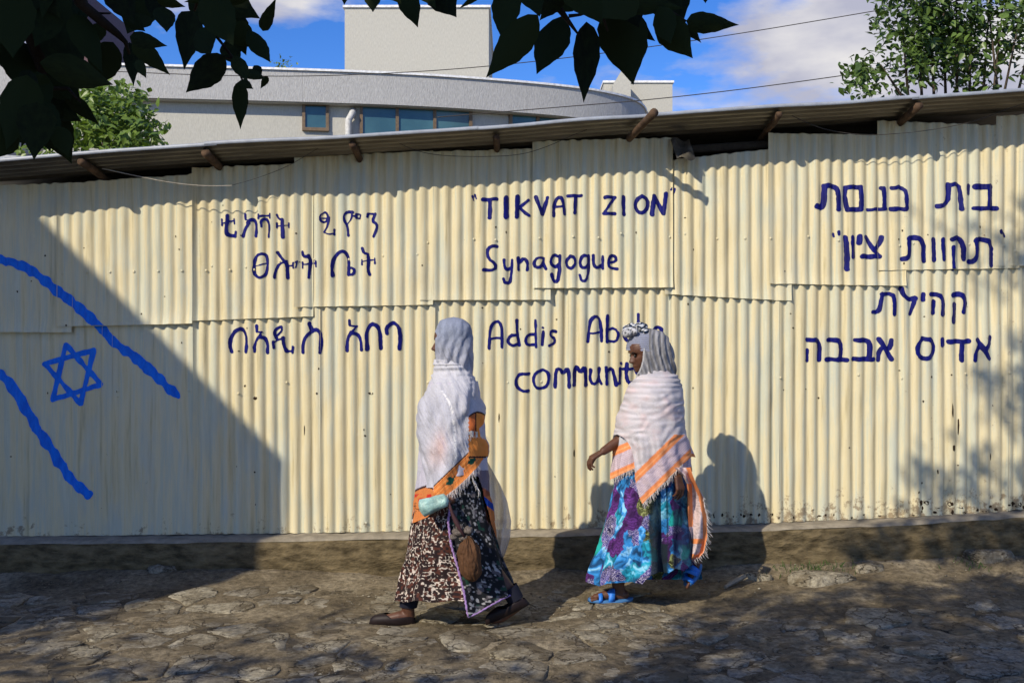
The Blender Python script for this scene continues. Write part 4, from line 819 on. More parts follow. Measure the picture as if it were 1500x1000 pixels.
# ------------------------------------------------------------------ neighbouring gabled house to the left of the camera: its shadow falls on the tin wall
nh = empty('gabled_house', (-7, 1, 0), 'plain gabled house across the lane, outside the view, shading the left end of the wall', 'house')
def back(px, py, Y): 
    q = wall_pt(px, py)-Vector((0, .145, 0))*0; t = (YW-Y)/.80; return Vector((q.x-.65*t, Y, q.z+.73*t))
Y1, Y0 = 2.0, 0.2; SHX = .8125*(Y1-Y0); c1 = back(412, 682, Y1); c2 = back(50, 320, Y1); k = (c2-c1); top = c1+k*1.25
prof_ = [(c1.x, 0), (c1.x, c1.z), (top.x, top.z), (2*top.x-c1.x, c1.z), (2*top.x-c1.x, 0)]
mb = MB(); v = [(x, Y1, z) for x, z in prof_]+[(x-SHX, Y0, z) for x, z in prof_]; mb.add(v, [(0, 1, 2, 3, 4)[::-1], (5, 6, 7, 8, 9)]+[(i, (i+1) % 5, (i+1) % 5+5, i+5) for i in range(5)]); mb.build('wall', MT['cream_render'], nh)
mb = MB(); q1, q2, q3 = prof_[1], prof_[2], prof_[3]
for a, b in ((q1, q2), (q2, q3)): 
    nrm = Vector((-(b[1]-a[1]), 0, b[0]-a[0])).normalized()
    if nrm.z < 0: nrm = -nrm
    n_ = nrm*.03; v = [(a[0]+n_.x*.1-.8125*(Y1-Y), Y, a[1]+n_.z*.1) for Y in (Y1+.01, Y0-.01)]+[(b[0]+n_.x*.1-.8125*(Y1-Y), Y, b[1]+n_.z*.1) for Y in (Y0-.01, Y1+.01)]
    v = v+[(x+n_.x, y, z+n_.z) for x, y, z in v]; mb.add(v, [(0, 1, 2, 3)[::-1], (4, 5, 6, 7)]+[(i, (i+1) % 4, (i+1) % 4+4, i+4) for i in range(4)])
mb.build('roof', MT['roof_tin'], nh)
# ------------------------------------------------------------------ people
def prof_fn(rows):
    r = np.array(rows, float); y = np.linspace(r[0, 0], r[-1, 0], 400); cols = []
    sg = max(1.0, 2.2/(y[1]-y[0])); k = np.exp(-0.5*(np.arange(-30, 31)/sg)**2); k /= k.sum()
    for c in range(1, r.shape[1]):
        q = np.interp(y, r[:, 0], r[:, c]); q = np.convolve(np.pad(q, 30, mode='reflect', reflect_type='odd'), k, 'valid'); cols.append(q)
    return lambda t: [np.interp(t, y, c) for c in cols]
def setcol(me, C):
    a = me.color_attributes.new('Col', 'FLOAT_COLOR', 'POINT'); C4 = np.concatenate([C, np.ones((len(C), 1))], 1).astype(np.float32); a.data.foreach_set('color', C4.ravel())
def garment(name, parent, m, Yc, rows, keep=None, color=None, disp=None, nu=300, step=1.0, label=None, sq=1.0):
    f = prof_fn(rows); y0, y1 = rows[0][0], rows[-1][0]; nv = int((y1-y0)/step)+1; s = F/Yc
    T, Y_ = np.meshgrid(np.linspace(0, 2*np.pi, nu, endpoint=False), np.linspace(y0, y1, nv)); xl, xr, ry = f(Y_)
    xc, a = (xl+xr)/2, np.maximum(0, (xr-xl)/2); ct, st_ = np.cos(T), np.sin(T)
    X = (xc+a*np.sign(ct)*np.abs(ct)**sq-750)/s; Z = HC-(Y_-500)/s; Yw = Yc+ry*np.sign(st_)*np.abs(st_)**sq
    D = disp(T, Y_, X, Z) if disp is not None else 0
    X = X+D*ct; Yw = Yw+D*st_
    ax, ay = 750+F*X/Yw, 500-F*(Z-HC)/Yw; side = st_ < 0
    K = keep(ax, ay, side, T) if keep is not None else np.ones(ax.shape, bool)
    C = color(ax, ay, side, T) if color is not None else np.full(ax.shape+(3,), 0.5)
    ii = np.arange(nu*nv).reshape(nv, nu); jj = np.roll(ii, -1, 1); KK = K & np.roll(K, -1, 1); ok = KK[:-1] & KK[1:]
    fa = np.stack([ii[:-1][ok], ii[1:][ok], jj[1:][ok], jj[:-1][ok]], 1); used = np.unique(fa); mp_ = np.full(nu*nv, -1); mp_[used] = np.arange(len(used)); fa = mp_[fa]
    V = np.stack([X.ravel(), Yw.ravel(), Z.ravel()], 1)[used]; o = mesh(name, V.tolist(), fa.tolist(), m, parent, True); setcol(o.data, C.reshape(-1, 3)[used])
    if label: o['label'] = label
    def surf(px, py, lift=0.006):
        px = np.asarray(px, float); py = np.asarray(py, float); Yg = np.full(px.shape, Yc)
        for _ in range(6):
            qy = 500+(py-500)*Yg/Yc; qx = 750+(px-750)*Yg/Yc; l, r, rr = f(qy); u = np.clip((qx-(l+r)/2)/np.maximum(1, (r-l)/2), -.98, .98); Yg = Yc-rr*np.sqrt(1-u*u)
        Yg = Yg-lift; return [P(a, b, c) for a, b, c in zip(np.atleast_1d(px), np.atleast_1d(py), np.atleast_1d(Yg))]
    o_surf[o.name] = surf; return o, surf
o_surf = {}
def tab(pts): a = np.array(pts, float); return lambda x: np.interp(x, a[:, 0], a[:, 1])
def cmix(a, b, t): return a*(1-t[..., None])+np.asarray(b)*t[..., None]
def sstep(a, b, x): t = np.clip((x-a)/(b-a), 0, 1); return t*t*(3-2*t)
def fringe(parent, surf, pts, n, L=9, lean=0.0, m='fringe_white', name='fringe', r=0.0013):
    mb = MB(); q = np.array(pts, float); d = np.concatenate([[0], np.cumsum(np.hypot(*(q[1:]-q[:-1]).T))])
    for k in range(n):
        t = d[-1]*(k+random.random())/n; x = float(np.interp(t, d, q[:, 0])); y = float(np.interp(t, d, q[:, 1])); l = L*random.uniform(.5, 1.3); dx = lean*l+random.gauss(0, 2.0)
        a = surf(x, y-1.5)[0]; b = surf(x+dx*.6, y+l*.55)[0]; Yb = a.y; c = P(x+dx, y+l, Yb+random.gauss(0, .006)); b = P(x+dx*.6+random.gauss(0, .5), y+l*.55, Yb+random.gauss(0, .004))
        mb.tube([a, b, c], [r, r*.9, r*.5], 3, False)
    o = mb.build(name, MT[m], parent); o['kind'] = 'stuff'; return o
def capsule(mb, p, q, r0, r1, n=12):
    p, q = Vector(p), Vector(q); L = (q-p).length; k = max(2, int(L/0.02)); mb.tube([p.lerp(q, i/k) for i in range(k+1)], [lerp(r0, r1, i/k) for i in range(k+1)], n); mb.ball(p, r0, n, 8); mb.ball(q, r1, n, 8)
def chain(mb, pts):
    for (a, ra), (b, rb) in zip(pts[:-1], pts[1:]): capsule(mb, a, b, ra, rb)
def hand(mb, wrist, d, pn, curl=0.5, size=1.0, thumb=1):
    d = d.normalized(); pn = (pn-d*pn.dot(d)).normalized(); s = d.cross(pn)*thumb; L = 0.175*size
    for i, (off, ln) in enumerate(((0.030, .072), (0.011, .080), (-0.009, .075), (-0.028, .058))):
        k0 = wrist+s*off*.5*size+d*.008; k1 = wrist+s*off*size+d*(.086-.004*abs(i-1))*size; capsule(mb, k0, k1, .0135*size, .0115*size)
        p = k1; a = 0.18; seg = (.46, .30, .24)
        for j in range(3):
            a += curl*(0.55+0.12*j+0.08*i); q = p+(d*math.cos(a)+pn*math.sin(a))*ln*seg[j]*size+s*off*0.05; capsule(mb, p, q, (.0092-.0009*j)*size, (.0085-.0012*j)*size, 10); p = q
    t0 = wrist+s*.022*size+d*.022*size; t1 = t0+(s*.55+d*.6+pn*.35).normalized()*.042*size; t2 = t1+(s*.15+d*.85+pn*.5).normalized()*.032*size; t3 = t2+(d*.8+pn*.6-s*.1).normalized()*.024*size
    capsule(mb, t0, t1, .0135*size, .0108*size); capsule(mb, t1, t2, .0105*size, .0095*size, 10); capsule(mb, t2, t3, .0092*size, .0072*size, 10)
def head(mb, c, f, up, side, sc=1.0):
    nu, nv = 72, 72; v = []
    ft_ = tab([(-1, .0), (-.97, .030), (-.9, .060), (-.8, .078), (-.68, .080), (-.6, .0775), (-.5, .083), (-.38, .082), (-.25, .080), (-.05, .080), (.08, .079), (.2, .088), (.35, .092), (.55, .088), (.75, .070), (.9, .042), (1, 0)])
    bt = tab([(-1, .0), (-.9, -.005), (-.7, .0), (-.5, .045), (-.2, .080), (.1, .098), (.35, .100), (.6, .088), (.8, .062), (.93, .035), (1, 0)])
    wt = tab([(-1, .0), (-.95, .020), (-.85, .036), (-.7, .048), (-.5, .056), (-.3, .063), (-.1, .068), (.1, .071), (.35, .073), (.6, .066), (.8, .047), (.93, .026), (1, 0)])
    for j in range(nv+1):
        t = -math.cos(math.pi*j/nv)
        for i in range(nu):
            a = 2*math.pi*i/nu; ca, sa = math.cos(a), math.sin(a); x = (float(ft_(t)) if ca > 0 else float(bt(t)))*math.copysign(abs(ca)**.85, ca); y = float(wt(t))*math.copysign(abs(sa)**.9, sa)
            if ca > 0:
                g = lambda t0, s, y0, sy: math.exp(-((t-t0)/s)**2-((abs(y)-y0)/sy)**2)
                x += .030*math.exp(-(y/.0135)**2)*float(tab([(-.45, 0), (-.36, .25), (-.30, .85), (-.24, 1.0), (-.12, .72), (.02, .42), (.12, .15), (.22, 0)])(t))
                x += .009*g(-.28, .07, .013, .007)                                   # nostril wings
                x -= .012*g(.06, .10, .030, .016); x += .006*g(.21, .07, .025, .03)    # eye sockets, brow
                x += .0085*math.exp(-(y/.022)**2)*(math.exp(-((t+.50)/.045)**2)+1.0*math.exp(-((t+.61)/.05)**2))   # lips
                x -= .003*math.exp(-(y/.024)**2)*math.exp(-((t+.555)/.018)**2); x += .006*math.exp(-(y/.02)**2)*math.exp(-((t+.84)/.09)**2)
                x += .004*g(-.15, .16, .045, .02)                                   # cheek
            v.append(c+(f*x+side*y+up*(t*.112))*sc)
    fc = [(j*nu+i, j*nu+(i+1) % nu, (j+1)*nu+(i+1) % nu, (j+1)*nu+i) for j in range(nv) for i in range(nu)]; mb.add(v, fc)
    for sg in (1, -1):
        e = c+(f*-.008+side*sg*.071+up*-.01)*sc; mb.ball(e, (.018*sc, .010*sc, .030*sc), 12, 8)
def make_body(mb, parent, vox=0.0042):
    me = bpy.data.meshes.new('tmp'); me.from_pydata(mb.v, [], mb.f); me.update(); t = bpy.data.objects.new('tmp', me); COL.objects.link(t)
    r = t.modifiers.new('r', 'REMESH'); r.mode = 'VOXEL'; r.voxel_size = vox; sm = t.modifiers.new('s', 'SMOOTH'); sm.factor = .5; sm.iterations = 2
    dg = bpy.context.evaluated_depsgraph_get(); me2 = bpy.data.meshes.new_from_object(t.evaluated_get(dg)); bpy.data.objects.remove(t); me2.name = 'body'; me2.materials.clear(); me2.materials.append(MT['skin']); me2.shade_smooth()
    o = bpy.data.objects.new('body', me2); COL.objects.link(o); o.parent = parent; o.matrix_parent_inverse = Matrix.Translation(-parent.location); print('body faces', len(me2.polygons)); return o
def shoe_shell(name, parent, m, heel, toe, up, W, H, op_mid=75, op_from=.60, op_to=.76, label=None):
    heel, toe = Vector(heel), Vector(toe); f = (toe-heel); L = f.length; f.normalize(); up = (up-f*up.dot(f)).normalized(); s = f.cross(up); v = []; nt_, nn = 26, 26
    for j in range(nt_+1):
        t = j/nt_; w_ = W*(0.70+0.42*math.sin(math.pi*min(1, t*1.05))-.12*t)*math.sqrt(max(0.0, 1-abs(2*t-1)**5)+.0005); h = H*(1.0-.42*t)*(max(0.0, 1-abs(2*t-1)**7)+.02)**.5
        op = math.radians(op_mid)*(1-float(np.clip((t-op_from)/(op_to-op_from), 0, 1)))
        for i in range(nn+1):
            ph = math.pi/2+op+(2*math.pi-2*op)*i/nn; cs, sn = math.cos(ph), math.sin(ph); v.append(heel+f*L*t+s*w_*math.copysign(abs(cs)**.8, cs)+up*(h*.5+h*.5*max(-1, sn*1.15 if sn < 0 else sn)))
    fc = [(j*(nn+1)+i, (j+1)*(nn+1)+i, (j+1)*(nn+1)+i+1, j*(nn+1)+i+1) for j in range(nt_) for i in range(nn)]
    o = mesh(name, v, fc, MT[m], parent, True); so_ = o.modifiers.new('thick', 'SOLIDIFY'); so_.thickness = .0035
    if label: o['label'] = label
    return o
X_, Y_ax, Z_ = Vector((1, 0, 0)), Vector((0, 1, 0)), Vector((0, 0, 1))

# ---- the front woman (left), white shawl with orange bands
A = 5.34; w1 = empty('person', P(660, 905, A), 'woman in white and orange shawl over dark patterned skirt, walking in front', 'person', 'women walking along the wall'); w1.location.z = 0
Q = lambda px, py, dy=0.0: P(px, py, A+dy)
mb = MB()
head(mb, Q(661, 505, 0), -X_, Z_, Y_ax, 1.0)
chain(mb, [(Q(668, 520), .05), (Q(666, 560), .052), (Q(664, 590), .10), (Q(663, 640), .115), (Q(663, 690), .105), (Q(662, 735), .125)])
chain(mb, [(Q(664, 590, -.07), .06), (Q(665, 600, -.10), .05), (Q(672, 665, -.10), .040), (Q(668, 705, -.14), .028), (Q(661, 733, -.21), .023)])
hand(mb, Q(660, 734, -.228), Vector((-.9, -.05, -.25)), Vector((0.1, .4, -1)), .75, .95, -1)
chain(mb, [(Q(664, 585, .10), .06), (Q(665, 592, .15), .05), (Q(668, 665, .17), .040), (Q(645, 715, .13), .028)])
chain(mb, [(Q(658, 740, .05), .095), (Q(628, 812, .03), .062), (Q(612, 850, .02), .052), (Q(597, 888, .0), .036), (Q(599, 900, .0), .032)])
chain(mb, [(Q(666, 740, -.05), .095), (Q(700, 815, -.05), .062), (Q(730, 850, -.06), .050), (Q(760, 885, -.07), .034)])
chain(mb, [(Q(600, 902, 0), .030), (Q(585, 904, -.005), .030), (Q(565, 908, -.008), .024), (Q(550, 910, -.01), .016)])
chain(mb, [(Q(760, 886, -.07), .030), (Q(748, 896, -.075), .028), (Q(734, 907, -.08), .022), (Q(722, 911, -.085), .016)])
make_body(mb, w1)
shoe_shell('shoe', w1, 'shoe_leather', Q(610, 916.5, 0), Q(540, 917, -.012), Vector((0.04, 0, 1)), .041, .092, 74, .52, .70)
shoe_shell('shoe', w1, 'shoe_leather', Q(776, 886, -.07), Q(712, 917, -.088), Vector((-.45, 0, 1)), .039, .085, 70, .52, .70)
mb = MB(); mb.tube([Q(601, 872, 0), Q(598, 888.5, 0)], [.052, .048], 20, False); mb.tube([Q(598, 888.5, 0), Q(598, 888.5, 0)+Z_*.006], [.048, .040], 20, False); mb.build('trouser_cuff', MT['navy_cuff'], w1, True)
mb = MB(); mb.tube([Q(745, 862, -.065), Q(756, 880, -.07)], [.050, .044], 20, False); mb.build('trouser_cuff', MT['navy_cuff'], w1, True)
R_ = [(700, 616, 706, .165), (740, 609, 712, .18), (780, 601, 722, .20), (820, 595, 735, .215), (850, 589, 747, .23), (882, 582, 757, .24), (918, 580, 762, .24)]
def leop(ax, ay, sd_, T):
    u = T*55; v_ = ay*1.0; n1 = vn(u/3.4, v_/4.6, 0, 101)+.3*vn(u/1.7, v_/1.7, 0, 103); n2 = vn(u/9, v_/9, 0, 102); n3 = vn(u/3.5, v_/3.5, 0, 104)
    C = np.zeros(ax.shape+(3,))+np.array((.020, .012, .012)); C = cmix(C, (.075, .026, .018), sstep(.12, .35, n3)); C = cmix(C, (.60, .52, .44), (1-sstep(.12, .24, np.abs(n1+.05)))*sstep(-.75, -.35, n2)*sstep(-.30, -.12, vn(u/2.3, v_/2.9, 0, 109))); return C
def sk_fold(amp, k, seed): return lambda T, Y2, X, Z: amp*sstep(700, 900, Y2)*(np.sin(k*T+1.3*vn(Y2/45, seed, 0, seed))+.5*np.sin(k*1.9*T+2+vn(Y2/30, 0, 0, seed+1)))+amp*.35*fbm(T*3, Y2/40, 0, seed+2, 3)
Rw = [(y, l-1.8, r+1.8, ry+.016) for y, l, r, ry in R_]
edg = tab([(690, 662), (745, 659), (765, 656.5), (800, 661), (830, 670), (870, 680), (905, 686)]); hemD = tab([(640, 870), (660, 880), (672, 892), (686, 905), (700, 899), (715, 890), (735, 879), (757, 868), (780, 866)])
garment('skirt', w1, MT['skirt_cotton'], A, R_, lambda ax, ay, s, T: np.where(s, (ay < 882.5+1.5*np.sin(T*9)) & (ax < edg(ay)+14), ay < 870), leop, sk_fold(.014, 8, 111), 620, .6, 'leopard print front panel of the skirt')
def darkp(ax, ay, sd_, T):
    u = T*58; n1 = vn(u/3.1, ay/3.5, 0, 121)+.4*vn(u/1.9, ay/1.9, 0, 122); n2 = vn(u/22, ay/22, 0, 123); C = np.zeros(ax.shape+(3,))+np.array((.010, .011, .013))
    C = cmix(C, (.36, .35, .34), sstep(.34, .58, n1)*sstep(-.25, .25, n2)); C = cmix(C, (.015, .05, .035), sstep(.62, .72, vn(u/8, ay/8, 0, 125))); return cmix(C, (.16, .14, .15), sstep(.45, .6, vn(u/5, ay/5, 0, 124))*.6)
o, sW = garment('skirt_wrap', w1, MT['skirt_cotton'], A, Rw, lambda ax, ay, s, T: np.where(s, (ax > edg(ay)) & (ay < hemD(ax)), (ax > 690) & (ay < 866)), darkp, sk_fold(.014, 8, 111), 620, .6, 'black wrap with pale squiggles over the skirt')
ty = np.linspace(742, 904, 60); tx = edg(ty)+.6*np.sin(ty*.9); mb = MB(); mb.tube(sW(tx, ty, .016), [.0055+.0018*random.random() for _ in ty], 7); mb.build('lilac_edging', MT['lilac_trim'], w1, True)
tx = np.linspace(686, 757, 40); mb = MB(); mb.tube(sW(tx, hemD(tx)+.3*np.sin(tx), .014), [.004+.0015*random.random() for _ in tx], 7); mb.build('lilac_edging', MT['lilac_trim'], w1, True)
# under layer of the shawl
Ri = [(560, 630, 697, .14), (600, 618, 706, .195), (660, 615, 711, .205), (700, 612, 715, .205), (730, 608, 719, .20), (770, 602.5, 724, .20), (800, 600, 728, .20)]
hemI = tab([(598, 769), (607, 767), (625, 760), (637, 750), (645, 738), (655, 722), (665, 700), (692, 696), (701, 700), (706, 716), (710, 734), (715, 750), (720, 770), (728, 792)])
def innc(ax, ay, sd_, T):
    C = np.zeros(ax.shape+(3,))+np.array((.50, .48, .56)); org = np.array((.60, .20, .06)); left = ax < 662
    top = 713+5*np.abs((ax-632)/20)**2; o_ = sstep(0, 1.5, ay-top)*left; C = cmix(C, org, o_); C = cmix(C, (.05, .02, .02), ((np.abs(ay-top) < 1.6) & left)*1.0)
    C = cmix(C, (.55, .03, .02), (sstep(.0, .15, vn(ax/7, ay/7, 0, 142))*(np.abs(ay-732) < 7)*(ax < 632)*1.0)); C = cmix(C, (.03, .02, .02), (np.abs(vn(ax/6, ay/4, 0, 141)) < .05)*(ay > 738)*(ay < 754)*left*1.0)
    R = (ax > 698); C = cmix(C, org*.9, R*sstep(712, 716, ay-(ax-705)*.6)); C = cmix(C, (.01, .05, .30), (R & (np.abs(ay-738-(ax-715)*.8) < 5))*1.0); return cmix(C, (.07, .02, .03), (R & (ay < 728) & (ay > 690))*.7)
garment('shawl_layer', w1, MT['shawl_white'], A, Ri, lambda ax, ay, s, T: np.where(s, ay < hemI(ax), ay < 764), innc, lambda T, Y2, X, Z: .006*np.sin(T*11+Y2/30)+.005*fbm(T*4, Y2/25, 0, 151, 3), 320, 1.0, 'lower layer of the shawl with orange border')
# outer layer
Ro = [(526, 637, 683, .075), (531, 634, 688, .083), (538, 633.5, 691, .088), (545, 634.5, 692, .085), (551, 632, 694, .105), (562, 628, 698, .150), (575, 622.5, 702, .190), (590, 617.5, 705.5, .210), (612, 614, 708, .222), (640, 613.5, 711, .228), (656, 611, 712, .228), (664, 614, 712.5, .228), (682, 611.5, 713, .226), (700, 613.5, 714, .222), (752, 613, 716, .22)]
hemO = tab([(605, 716), (634, 716), (636.5, 741), (645, 736), (655, 728), (668, 717.5), (685, 702), (703, 682), (706, 676), (712, 672), (722, 668)])
topO = tab([(630, 526.5), (660, 529), (676, 536), (686, 546), (694, 552), (700, 552)])
def dline(ax, ay, x0, y0, x1, y1):
    L = math.hypot(x1-x0, y1-y0); dx, dy = (x1-x0)/L, (y1-y0)/L; return (ax-x0)*dy-(ay-y0)*dx, (ax-x0)*dx+(ay-y0)*dy
braid = tab([(560, 640), (578, 650), (590, 658), (605, 663), (640, 666), (670, 668), (700, 662)])
def outc(ax, ay, sd_, T):
    C = np.zeros(ax.shape+(3,))+np.array((.46, .46, .52)); C = C*(1+.14*fbm(ax/9, ay/26, 0, 161, 4)[..., None]); C = cmix(C, (.60, .595, .63), (1-sstep(556, 600, ay))*.55)
    C = cmix(C, (.66, .44, .40), .7*np.exp(-((ax-645)/9)**2-((ay-656)/22)**2)*sd_); C = cmix(C, (.60, .46, .44), .6*np.exp(-((ax-634)/9)**2-((ay-668)/20)**2)*sd_)
    b = np.abs(ax-braid(ay)); C = cmix(C, (.80, .79, .79), (1-sstep(.8, 2.4, b))*.8*sd_*(ay > 572)*(vn(ay/2.2, ax/2, 0, 167) > -.35)); C = cmix(C, (.30, .30, .34), (b > 3)*(b < 4.5)*sd_*.5*(ay > 590)*(vn(ay/3, 0, 0, 163) > 0))
    d, al = dline(ax, ay, 655, 728, 703, 682); d = np.abs(d)*np.where(ay < hemO(ax)+3, 1, 1); band = (d < 25)*(ax > 635)*(ay > 655)*sd_*(ax < 708)
    org = np.array((.74, .23, .055)); Cb = np.zeros(C.shape)+org; Cb = cmix(Cb, (.88, .38, .12), (np.sin(d*1.15) > .55)*.7); Cb = cmix(Cb, (.20, .05, .03), (np.abs(np.sin(d*.42+.4)) < .10)*.8)
    Cb = cmix(Cb, (.010, .07, .05), 1.0*((np.abs(d-13)+np.abs(np.mod(al+4, 44)-22)*.55+2.5*vn(ax/3, ay/3, 0, 9)) < 5.0)); Cb = cmix(Cb, (.06, .015, .015), (d > 23.3)*1.0); C = cmix(C, Cb, band*1.0)
    e = (ax > 686.5+.6*np.sin(ay))*sd_; e = e*(ay > 604+3*((ax-700)/9)**2)*(ay < 672); Ce = np.zeros(C.shape)+np.array((.82, .29, .06)); Ce = cmix(Ce, (.50, .13, .04), ((ax < 697) & (ay < 640))*1.0); Ce = cmix(Ce, (.78, .27, .06), (ay > 642)*1.0)
    Ce = cmix(Ce, (.04, .015, .015), 1.0*((np.abs(ax-697) < .8) & (ay < 634))); fr = np.abs(ay-638-.15*(ax-698)) < 4.5; Ce = cmix(Ce, (.70, .67, .62), 1.0*(fr & (vn(ax/1.5, ay/4, 0, 166) > -.1))); Ce = cmix(Ce, (.05, .02, .015), 1.0*((ay > 669.5) | (ay < 606.5+3*((ax-700)/9)**2)))
    return cmix(C, Ce, e*1.0)
def outd(T, Y2, X, Z):
    g = sstep(545, 575, Y2); sx = X*270
    d = .011*np.sin((sx*0.9+Y2*.55)/6.5+1.5*vn(Y2/30, sx/40, 0, 171))*g*sstep(-.4, .5, vn(sx/26, Y2/60, 0, 175))+.0085*np.sin(sx/2.9+1.5*vn(Y2/45, 0, 0, 172))*g*sstep(662, 678, X*273+750)*(1-sstep(690, 694, X*273+750))*(1-sstep(592, 608, Y2))
    d = d+.014*fbm(X*8, Z*3.5, T*.3, 173, 3)*g+.0026*np.sin(Y2*.8+X*12+2.5*vn(X*9, Y2/9, 0, 4))*(1-g)+.009*fbm((X+Z*.45)*26, (Z-X*.3)*7, 0, 174, 4)
    return d+.003*sstep(682, 690, 750+X*273)*sstep(602, 607, Y2)*(1-sstep(668, 673, Y2))
o, sO = garment('shawl', w1, MT['shawl_white'], A, Ro, lambda ax, ay, s, T: np.where(s, (ay < hemO(ax)) & (ay > topO(ax)), (ay < 705) & (ay > topO(ax))), outc, outd, 520, .7, 'sheer white shawl with a slanting orange border')
fringe(w1, sO, [(650, 731), (655, 727.5), (668, 717.5), (685, 702), (703, 682)], 85, 9, .1); fringe(w1, sO, [(686, 641), (698, 637), (711, 640)], 30, 6, 0)
fringe(w1, sO, [(690, 700), (697, 710), (701, 722)], 24, 8, .3)
# hood
Rh = [(465.6, 664, 664, .0), (466.5, 655, 673, .03), (470, 646, 682, .055), (478, 640, 688.5, .076), (488, 636.5, 692, .086), (500, 635.5, 693.5, .091), (520, 636, 694, .091), (535, 637.5, 693.5, .088), (548, 640, 692.5, .082), (560, 643, 691, .07)]
hed = tab([(464, 600), (474, 600), (480, 637), (490, 637.5), (526, 637.0), (560, 636)])
def hoodc(ax, ay, sd_, T):
    C = np.zeros(ax.shape+(3,))+np.array((.25, .28, .37)); C = cmix(C, (.38, .39, .46), sstep(485, 535, ay)); return C*(1+.12*fbm(ax/5, ay/16, 0, 181, 3)[..., None])*(1-.25*(vn((ax*1.0-ay*.35)/2.2, ay/30, 0, 182) > .45)*sstep(500, 520, ay))[..., None]
garment('head_scarf', w1, MT['shawl_white'], A, Rh, lambda ax, ay, s, T: ax > hed(ay), hoodc, lambda T, Y2, X, Z: (.0042*np.sin((X*273+Y2*.30)/2.0+1.5*vn(Y2/14, 0, 0, 183))*sstep(486, 512, Y2)+.006*fbm(X*24, Z*14, 0, 184, 3)), 340, .6, 'pale blue grey sheer scarf over the head')
# the loose end trailing behind her
lx = tab([(668, 702), (700, 706), (740, 713), (780, 720), (812, 728), (824, 733)]); rx = tab([(668, 709), (690, 721), (712, 733), (735, 743), (765, 749), (790, 747), (810, 741), (824, 735)])
nv_, nu_ = 130, 40; V = []
for j in range(nv_):
    py = 668+156*j/(nv_-1)
    for i in range(nu_):
        t = i/(nu_-1); px = lerp(float(lx(py)), float(rx(py)), t); V.append(P(px, py, A+.05+.025*math.sin(t*9+py/18)+.012*float(vn(px/6, py/14, 0, 191))+.05*t))
o = mesh('trailing_shawl_end', V, [(j*nu_+i, j*nu_+i+1, (j+1)*nu_+i+1, (j+1)*nu_+i) for j in range(nv_-1) for i in range(nu_-1)], MT['veil'], w1, True); setcol(o.data, np.full((len(V), 3), (.50, .47, .45)))
# what she carries
def crumple(name, p0, p1, r0, r1, m, n=26, k=22, amp=.006, lab=None):
    p0, p1 = Vector(p0), Vector(p1); d = (p1-p0).normalized(); a = d.orthogonal().normalized(); b = d.cross(a); V = []; Fc = []
    for i in range(k+1):
        t = i/k; r = lerp(r0, r1, t)*(min(1, (t+.012)/.10)**.5)*(min(1, (1.012-t)/.10)**.5)
        for j in range(n): th = 2*math.pi*j/n; rr = r*(1+.13*float(fbm(math.cos(th)*2, math.sin(th)*2, t*3, 201, 2))); V.append(p0.lerp(p1, t)+(a*math.cos(th)+b*math.sin(th))*rr)
    Fc = [(i*n+j, i*n+(j+1) % n, (i+1)*n+(j+1) % n, (i+1)*n+j) for i in range(k) for j in range(n)]+[tuple(range(n))[::-1], tuple(k*n+j for j in range(n))]
    return mesh(name, V, Fc, m, None, True)
simple('teal_wrap', (.26, .42, .385), .35, .5, 22, .45, .9, .012)
o = crumple('wrapped_bundle', Q(614.5, 745, -.27), Q(657, 731, -.262), .046, .033, MT['teal_wrap']); tag(o, 'pale teal wrapped bundle held in the front woman\'s hand', 'bundle')
pb = empty('drawstring_pouch', Q(686, 850, -.29), 'brown drawstring pouch hanging on a cord in front of the black patterned wrap', 'pouch'); AP = A-.285
def pc(ax, ay, s, T): return np.zeros(ax.shape+(3,))
o, sp_ = garment('pouch_body', pb, MT['pouch_brown'], AP, [(786, 683, 687, .008), (794, 679, 694, .026), (800, 673, 700, .044), (810, 670.5, 703.5, .052), (828, 671, 705.5, .056), (840, 675, 704.5, .050), (848, 681, 701, .036), (852, 686, 697, .020), (853.5, 691, 692, .0)], None, pc, lambda T, Y2, X, Z: (.0016*np.sin(T*15+3*vn(Y2/12, T, 0, 7))+.008*fbm(T*2.2, Y2/14, 0, 8, 4))*(1-.45*sstep(800, 830, Y2)), 130, .8)
def lump(name, cs, m, parent):
    mb = MB()
    for (px, py, r, dy) in cs:
        c = P(px, py, AP+dy); n0 = len(mb.v); mb.ball(c, (r/F*AP, r/F*AP*.9, r/F*AP*.85), 16, 12)
        for i in range(n0, len(mb.v)): q = Vector(mb.v[i])-c; mb.v[i] = tuple(c+q*(1+.28*mnoise.noise((q*60+c*9))))
    return mb.build(name, m, parent, True)
lump('knotted_cloth', [(670, 781, 7.5, 0), (679, 788, 7, .01), (686, 778, 7, 0), (673, 773, 5, -.01), (664, 788, 5.5, 0)], MT['knot_print'], pb)
mb = MB(); mb.tube([P(657, 737, AP+.01), P(662, 752, AP), P(668, 765, AP-.01), P(673, 775, AP-.02), P(684, 793, AP)], [.006, .008, .013, .010, .006], 8); mb.build('cord', MT['cord_plum'], pb, True)

